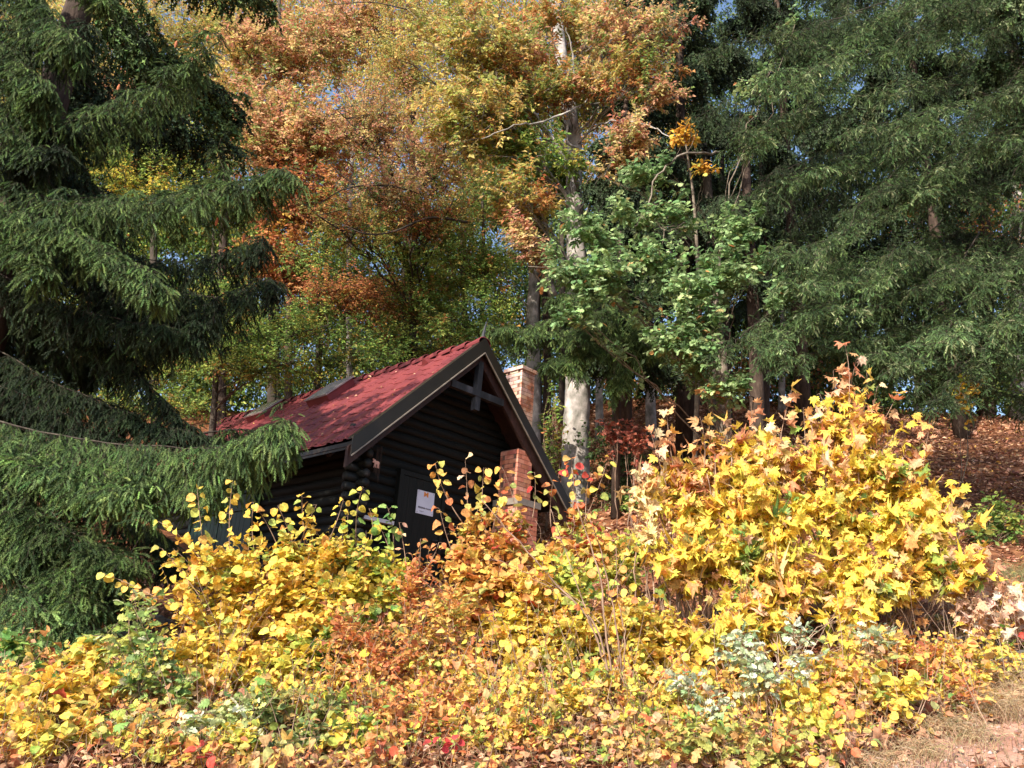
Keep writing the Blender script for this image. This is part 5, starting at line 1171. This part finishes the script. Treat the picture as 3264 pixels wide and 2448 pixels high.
shrub("dogwood_seedling", "pair of large scarlet leaves at the bottom left edge", (440, 1650, 6.0), [], [((224, 80, 60), 1)], T=T_round, size=.07, whips=[(440, 1660, 432, 1610, 6.0, 3), (440, 1660, 460, 1625, 6.0, 3)])
shrub("dogwood_seedling", "coral leaf cluster between the two scarlet seedlings at the bottom", (820, 1640, 6.1), [], [((226, 100, 62), 1)], T=T_round, size=.06, whips=[(820, 1650, 800, 1600, 6.1, 3), (820, 1650, 835, 1610, 6.1, 3)])
shrub("hornbeam_sapling", "low orange brown undergrowth at the bottom centre", (880, 1600, 6.7), [(820, 1540, 70, 35, 6.9, 9), (920, 1560, 80, 30, 6.7, 9), (1010, 1530, 60, 40, 7.0, 7)], ORA, **HB)
shrub("hazel_shrub", "yellow seedlings on the brown leaves at the bottom middle", (1060, 1620, 6.5), [(1040, 1590, 50, 25, 6.5, 6), (1110, 1560, 60, 30, 6.7, 6), (1090, 1500, 70, 30, 7.1, 7)], YEL, **LW2)
shrub("hazel_shrub", "yellow tuft of leaves just left of the bare stems' foot", (1240, 1560, 7.0), [(1250, 1530, 60, 35, 7.0, 8), (1180, 1520, 50, 30, 7.1, 5)], YEL, **LW2)
shrub("hazel_shrub", "yellow green seedlings right of the bare stems' foot", (1420, 1600, 6.7), [(1380, 1560, 60, 35, 6.8, 8), (1450, 1540, 60, 30, 6.9, 8), (1400, 1620, 60, 30, 6.4, 6)], YGR, **LW2)
shrub("cherry_shrub", "yellow low bush right of the mildewed oak", (1800, 1560, 6.9), [(1780, 1460, 70, 35, 7.2, 11), (1860, 1490, 80, 35, 7.0, 13), (1930, 1520, 70, 30, 6.8, 10), (1770, 1530, 70, 30, 6.8, 9)], YEL, **RD)
shrub("cherry_shrub", "green leafed low bush at the path verge", (1800, 1620, 6.4), [(1770, 1590, 60, 24, 6.5, 7), (1850, 1595, 40, 18, 6.5, 4)], YGR, **RD)
shrub("hornbeam_sapling", "orange seedlings spreading towards the path", (1990, 1540, 7.0), [(1960, 1460, 70, 25, 7.3, 9), (2030, 1440, 60, 25, 7.5, 8), (2060, 1500, 60, 20, 7.1, 6), (1900, 1440, 50, 25, 7.3, 5)], ORA, **HB)
shrub("cherry_shrub", "yellow seedlings at the edge of the dry grass by the path", (2080, 1470, 7.5), [(2080, 1430, 60, 25, 7.6, 8), (2110, 1480, 50, 20, 7.3, 5)], YEL, **RD)
shrub("beech_seedlings", "green bush with yellow tips on the shaded slope above the log", (2150, 1190, 12.4), [(2150, 1110, 60, 25, 12.6, 10), (2190, 1140, 50, 30, 12.4, 10), (2130, 1160, 50, 20, 12.3, 7)], BEE_G, T=T_beech, size=.09, nt=5, nl=7, tw=.3, limb_r=.005, limbs=4)
shrub("beech_seedlings", "shaded green seedlings at the end of the dark gap", (1370, 1150, 15.5), [(1340, 1090, 60, 30, 15.5, 8), (1400, 1100, 50, 30, 15.5, 7)], BEE_G, T=T_beech, size=.09, nt=5, nl=7, tw=.3, limb_r=.005, limbs=4)
shrub("young_beech", "thin bent beech sapling with rust brown leaves in the dark gap", (1345, 1150, 14.5), [(1320, 920, 34, 24, 14.2, 7), (1370, 930, 36, 24, 14.2, 7), (1390, 960, 40, 14, 14.2, 4), (1350, 950, 20, 12, 14.2, 2)], [((168, 88, 66), 3), ((190, 112, 84), 2), ((140, 72, 56), 2)], cat="sapling", T=T_beech, size=.085, nt=5, nl=6, tw=.2, limb_r=.008, limbs=1)
shrub("beech_shrub", "green and amber bush right behind the roof's lower right corner", (1190, 1020, 15.6), [(1190, 940, 30, 34, 15.5, 8), (1200, 860, 26, 30, 15.8, 5), (1185, 1000, 24, 20, 15.5, 4)], BEE_G, T=T_beech, size=.08, nt=5, nl=7, tw=.28, limb_r=.006, limbs=3)
shrub("beech_shrub", "dark green undergrowth filling the hollow right of the pale trunk", (1310, 1080, 16), [(1300, 960, 60, 40, 16.2, 9), (1360, 1010, 60, 40, 16, 9), (1320, 1060, 60, 30, 15.8, 7)], [((70, 98, 50), 3), ((92, 120, 58), 2)], T=T_beech, size=.09, nt=5, nl=8, tw=.35, limb_r=.006, limbs=3)
shrub("laurel_bush", "yellow leaved sprig poking from the right below the fir", (2050, 980, 12), [(2090, 830, 26, 22, 11.6, 4), (2070, 850, 16, 12, 11.6, 2)], YGR, T=T_round, size=.10, nt=4, nl=5, tw=.2, limb_r=.005, limbs=1, wood_mat=M_dark)

# bare multi-stemmed shrub in front
b_ = on(1340, 1530, 7.2)
w = Geo(); f = Geo(); rt = root("bare_stemmed_shrub", b_, "clump of nearly bare pinkish grey stems fanning out from one foot", "shrub")
for k_, (pts, r) in enumerate(((((1330, 1510), (1310, 1380), (1295, 1240), (1250, 1100), (1235, 1010)), .011), (((1325, 1520), (1290, 1360), (1210, 1270), (1120, 1170), (1040, 1080)), .011), (((1350, 1500), (1330, 1350), (1305, 1220), (1270, 1100)), .010),
                  (((1325, 1510), (1285, 1370), (1240, 1300), (1150, 1250)), .008), (((1310, 1440), (1270, 1330), (1225, 1200), (1190, 1100)), .008), (((1340, 1490), (1350, 1380), (1335, 1290), (1330, 1180)), .007), (((1300, 1350), (1240, 1290), (1130, 1235), (1050, 1200)), .005), (((1310, 1300), (1350, 1200), (1375, 1120)), .005), (((1300, 1420), (1330, 1300), (1365, 1230)), .004))):
    Q = spline([at(x_, y_, 7.25 - .04 * i_) for i_, (x_, y_) in enumerate(pts)], 24); Q[1:-1] += rng.normal(0, .004, Q[1:-1].shape)
    tubes(w, Q[None], (r * np.linspace(1, .35, 24))[None], 6)
    n_ = 9; ii = rng.integers(12, 24, n_); pe = Q[ii] + rnd(n_, .05)
    tubes(w, np.stack([Q[ii], pe], 1), np.full((n_, 2), .0018), 3)
    leaves(f, T_round, pe, rnd(n_, .6) + A([0, 0, -.4]), SUN + rnd(n_, .5), rng.uniform(.05, .085, n_), colours(n_, OYL), .4)
make("stems", w, M_twig, rt, smooth=True, colour=False); make("foliage", f, M_leaf, rt)

# ------------------------------------------------------------------ low undergrowth, too many seedlings to count
w, f = Geo(), Geo()
cc_ = np.concatenate([on_ground(300, -5, 5, 5.0, 7.6), on_ground(110, -6, 6, 7.4, 9.3)])
P = np.repeat(cc_, 17, 0) + rnd(len(cc_) * 17, 1) * np.repeat(rng.uniform(.06, .22, (len(cc_), 1)), 17, 0) * A([1, 1, 0]); csz = np.repeat(rng.uniform(.5, 2.0, (len(cc_), 1)), 17, 0); coff = np.repeat(rng.normal(0, .9, len(cc_)), 17)
P[:, 2] = ground(P[:, 0], P[:, 1]); iv = in_view(P, 60); P, csz, coff = P[iv], csz[iv], coff[iv]
pth = ((P[:, 0] - pa[0]) * (pb_[1] - pa[1]) - (P[:, 1] - pa[1]) * (pb_[0] - pa[0])) > -0.12
P, csz, coff = P[~pth], csz[~pth], coff[~pth]
fld = np.sin(P[:, 0] * 2.1 + 1.7 * np.sin(P[:, 1] * 1.9)) + .7 * np.cos(P[:, 1] * 3.1 + P[:, 0] * 1.1) + coff + rng.normal(0, .25, len(P))
keep = np.sin(P[:, 0] * 3.7 + 2) * np.sin(P[:, 1] * 4.3 + P[:, 0]) + rng.normal(0, .3, len(P)) < .55
fld = fld + np.clip(6.5 - P[:, 1], 0, 1) * 1.3; keep &= rng.random(len(P)) > .12 + np.clip(6.6 - P[:, 1], 0, 1) * .5
P, fld, csz = P[keep], fld[keep], csz[keep]; n_ = len(P)
nr_ = 8; hgt = rng.uniform(.08, .30, (n_, 1)) * csz * np.where(P[:, 1:2] > 7.6, .9, 1)
tip_ = P + rnd(n_, .3) * hgt * A([1, 1, 0]) + A([0, 0, 1]) * hgt
tubes(w, bez(P, (P + tip_) / 2 + rnd(n_, .1) * hgt, tip_, 5), np.full((n_, 1), .0028) * np.linspace(1, .4, 5)[None], 3)
pals = [YEL, OYL, YGR, ORA, [((214, 176, 120), 2), ((188, 134, 94), 2), ((226, 190, 90), 2), ((150, 160, 90), 1)]]
which = np.clip(((fld + 2.1) / 4.2 * 5).astype(int), 0, 4); which = A([0, 1, 2, 3, 4])[which]
shape = rng.choice(4, n_, p=[.25, .15, .4, .2])
for pi_, pal in enumerate(pals):
    for si_, (T_, S_) in enumerate(((T_hazel, .062), (T_round, .05), (T_pointed, .055), (T_oak, .075))):
        sel = np.where((which == pi_) & (shape == si_))[0]
        if len(sel) == 0: continue
        ki = np.repeat(sel, nr_); t_ = rng.uniform(.25, 1.02, (len(ki), 1))
        dv = nrm(rnd(len(ki)) * A([1, 1, .2])); q = P[ki] + (tip_ - P)[ki] * t_ + dv * .035
        leaves(f, T_, q, dv + A([0, 0, -.35]) + rnd(len(ki), .2), A([0, 0, .7]) + SUN * .8 + rnd(len(ki), .5), S_ * rng.uniform(.4, 1.45, len(ki)), colours(len(ki), pal), .65)
B0 = np.concatenate([on_ground(3800, -5, 4.5, 5.0, 7.4)]); B0 = B0[in_view(B0, 60)]; n_ = len(B0); L_ = rng.uniform(.08, .3, (n_, 1)); a_ = rng.uniform(0, 6.28, n_); dv = np.stack([np.cos(a_), np.sin(a_), 0 * a_], 1)
E0 = B0 + dv * L_ * .6 + A([0, 0, .7]) * L_
tubes(f, bez(B0, B0 + A([0, 0, .7]) * L_, E0, 5), np.full((n_, 1), .0022) * np.linspace(1, .3, 5)[None], 3, np.repeat(colours(n_, STR), 15, 0))
ug = root("undergrowth", on(1100, 1600, 6.4), "low tangle of yellow, orange and green seedlings along the foot of the bank", "undergrowth"); ug["kind"] = "stuff"
make("stems", w, M_twig, ug, smooth=True, colour=False); make("foliage", f, M_leaf, ug)

# thin bare rods and dead stems poking out of the thicket
w = Geo()
B0 = on_ground(260, -2.6, 4.6, 6.4, 9.0); n_ = len(B0); h_ = rng.uniform(.3, 1.0, (n_, 1))
t_ = B0 + A([0, 0, 1]) * h_ + rnd(n_, .4) * h_ * A([1, .6, 0])
tubes(w, bez(B0, (B0 + t_) / 2 + rnd(n_, .12) * h_, t_, 9) , np.full((n_, 1), .0042) * np.linspace(1, .3, 9)[None], 4)
o = make("dead_stems", w, M_twig, colour=False, smooth=True); tag(o, "thin dead stems standing all through the autumn thicket", "dead stems", None, "stuff")

# needles and leaves fallen on the roof, pebbles on the path
f = Geo(); n_ = 70
vv, bv = rng.uniform(.1, 3.2, n_), rng.uniform(-.5, 7.5, n_)
q = A([RP(a_, b_, .045) for a_, b_ in zip(vv, bv)])
leaves(f, T_beech, q, rnd(n_) * .6 + dnv * .5, nrv + rnd(n_, .25), rng.uniform(.03, .07, n_), colours(n_, LIT + [((236, 196, 90), 3)]), .4)
tag(make("roof_leaves", f, M_litter), "scattered fallen leaves lying on the red roof", "fallen leaves", None, "stuff")
g = Geo(); P = on_ground(5200, 1.8, 5.5, 5.0, 8.4)
d_ = ((P[:, 0] - pa[0]) * (pb_[1] - pa[1]) - (P[:, 1] - pa[1]) * (pb_[0] - pa[0])); P = P[d_ > -.1]; n_ = len(P)
oc = A([[1, 0, 0], [-1, 0, 0], [0, 1, 0], [0, -1, 0], [0, 0, .7], [0, 0, -.7]], float); of = A([[0, 2, 4], [2, 1, 4], [1, 3, 4], [3, 0, 4], [2, 0, 5], [1, 2, 5], [3, 1, 5], [0, 3, 5]])
sz = rng.gamma(2, .005, (n_, 1, 1)) + .003
V = P[:, None] + A([0, 0, .02]) + sz * (oc[None] * rng.uniform(.6, 1.3, (n_, 6, 1)))
g.add(V.reshape(-1, 3), (of[None] + (np.arange(n_) * 6)[:, None, None]).reshape(-1, 3), np.repeat(colours(n_, [((176, 140, 122), 3), ((140, 110, 98), 2), ((206, 180, 164), 1.5)]), 6, 0))
tag(make("gravel", g, M_litter), "loose gravel and grit on the trodden path", "gravel", None, "stuff")
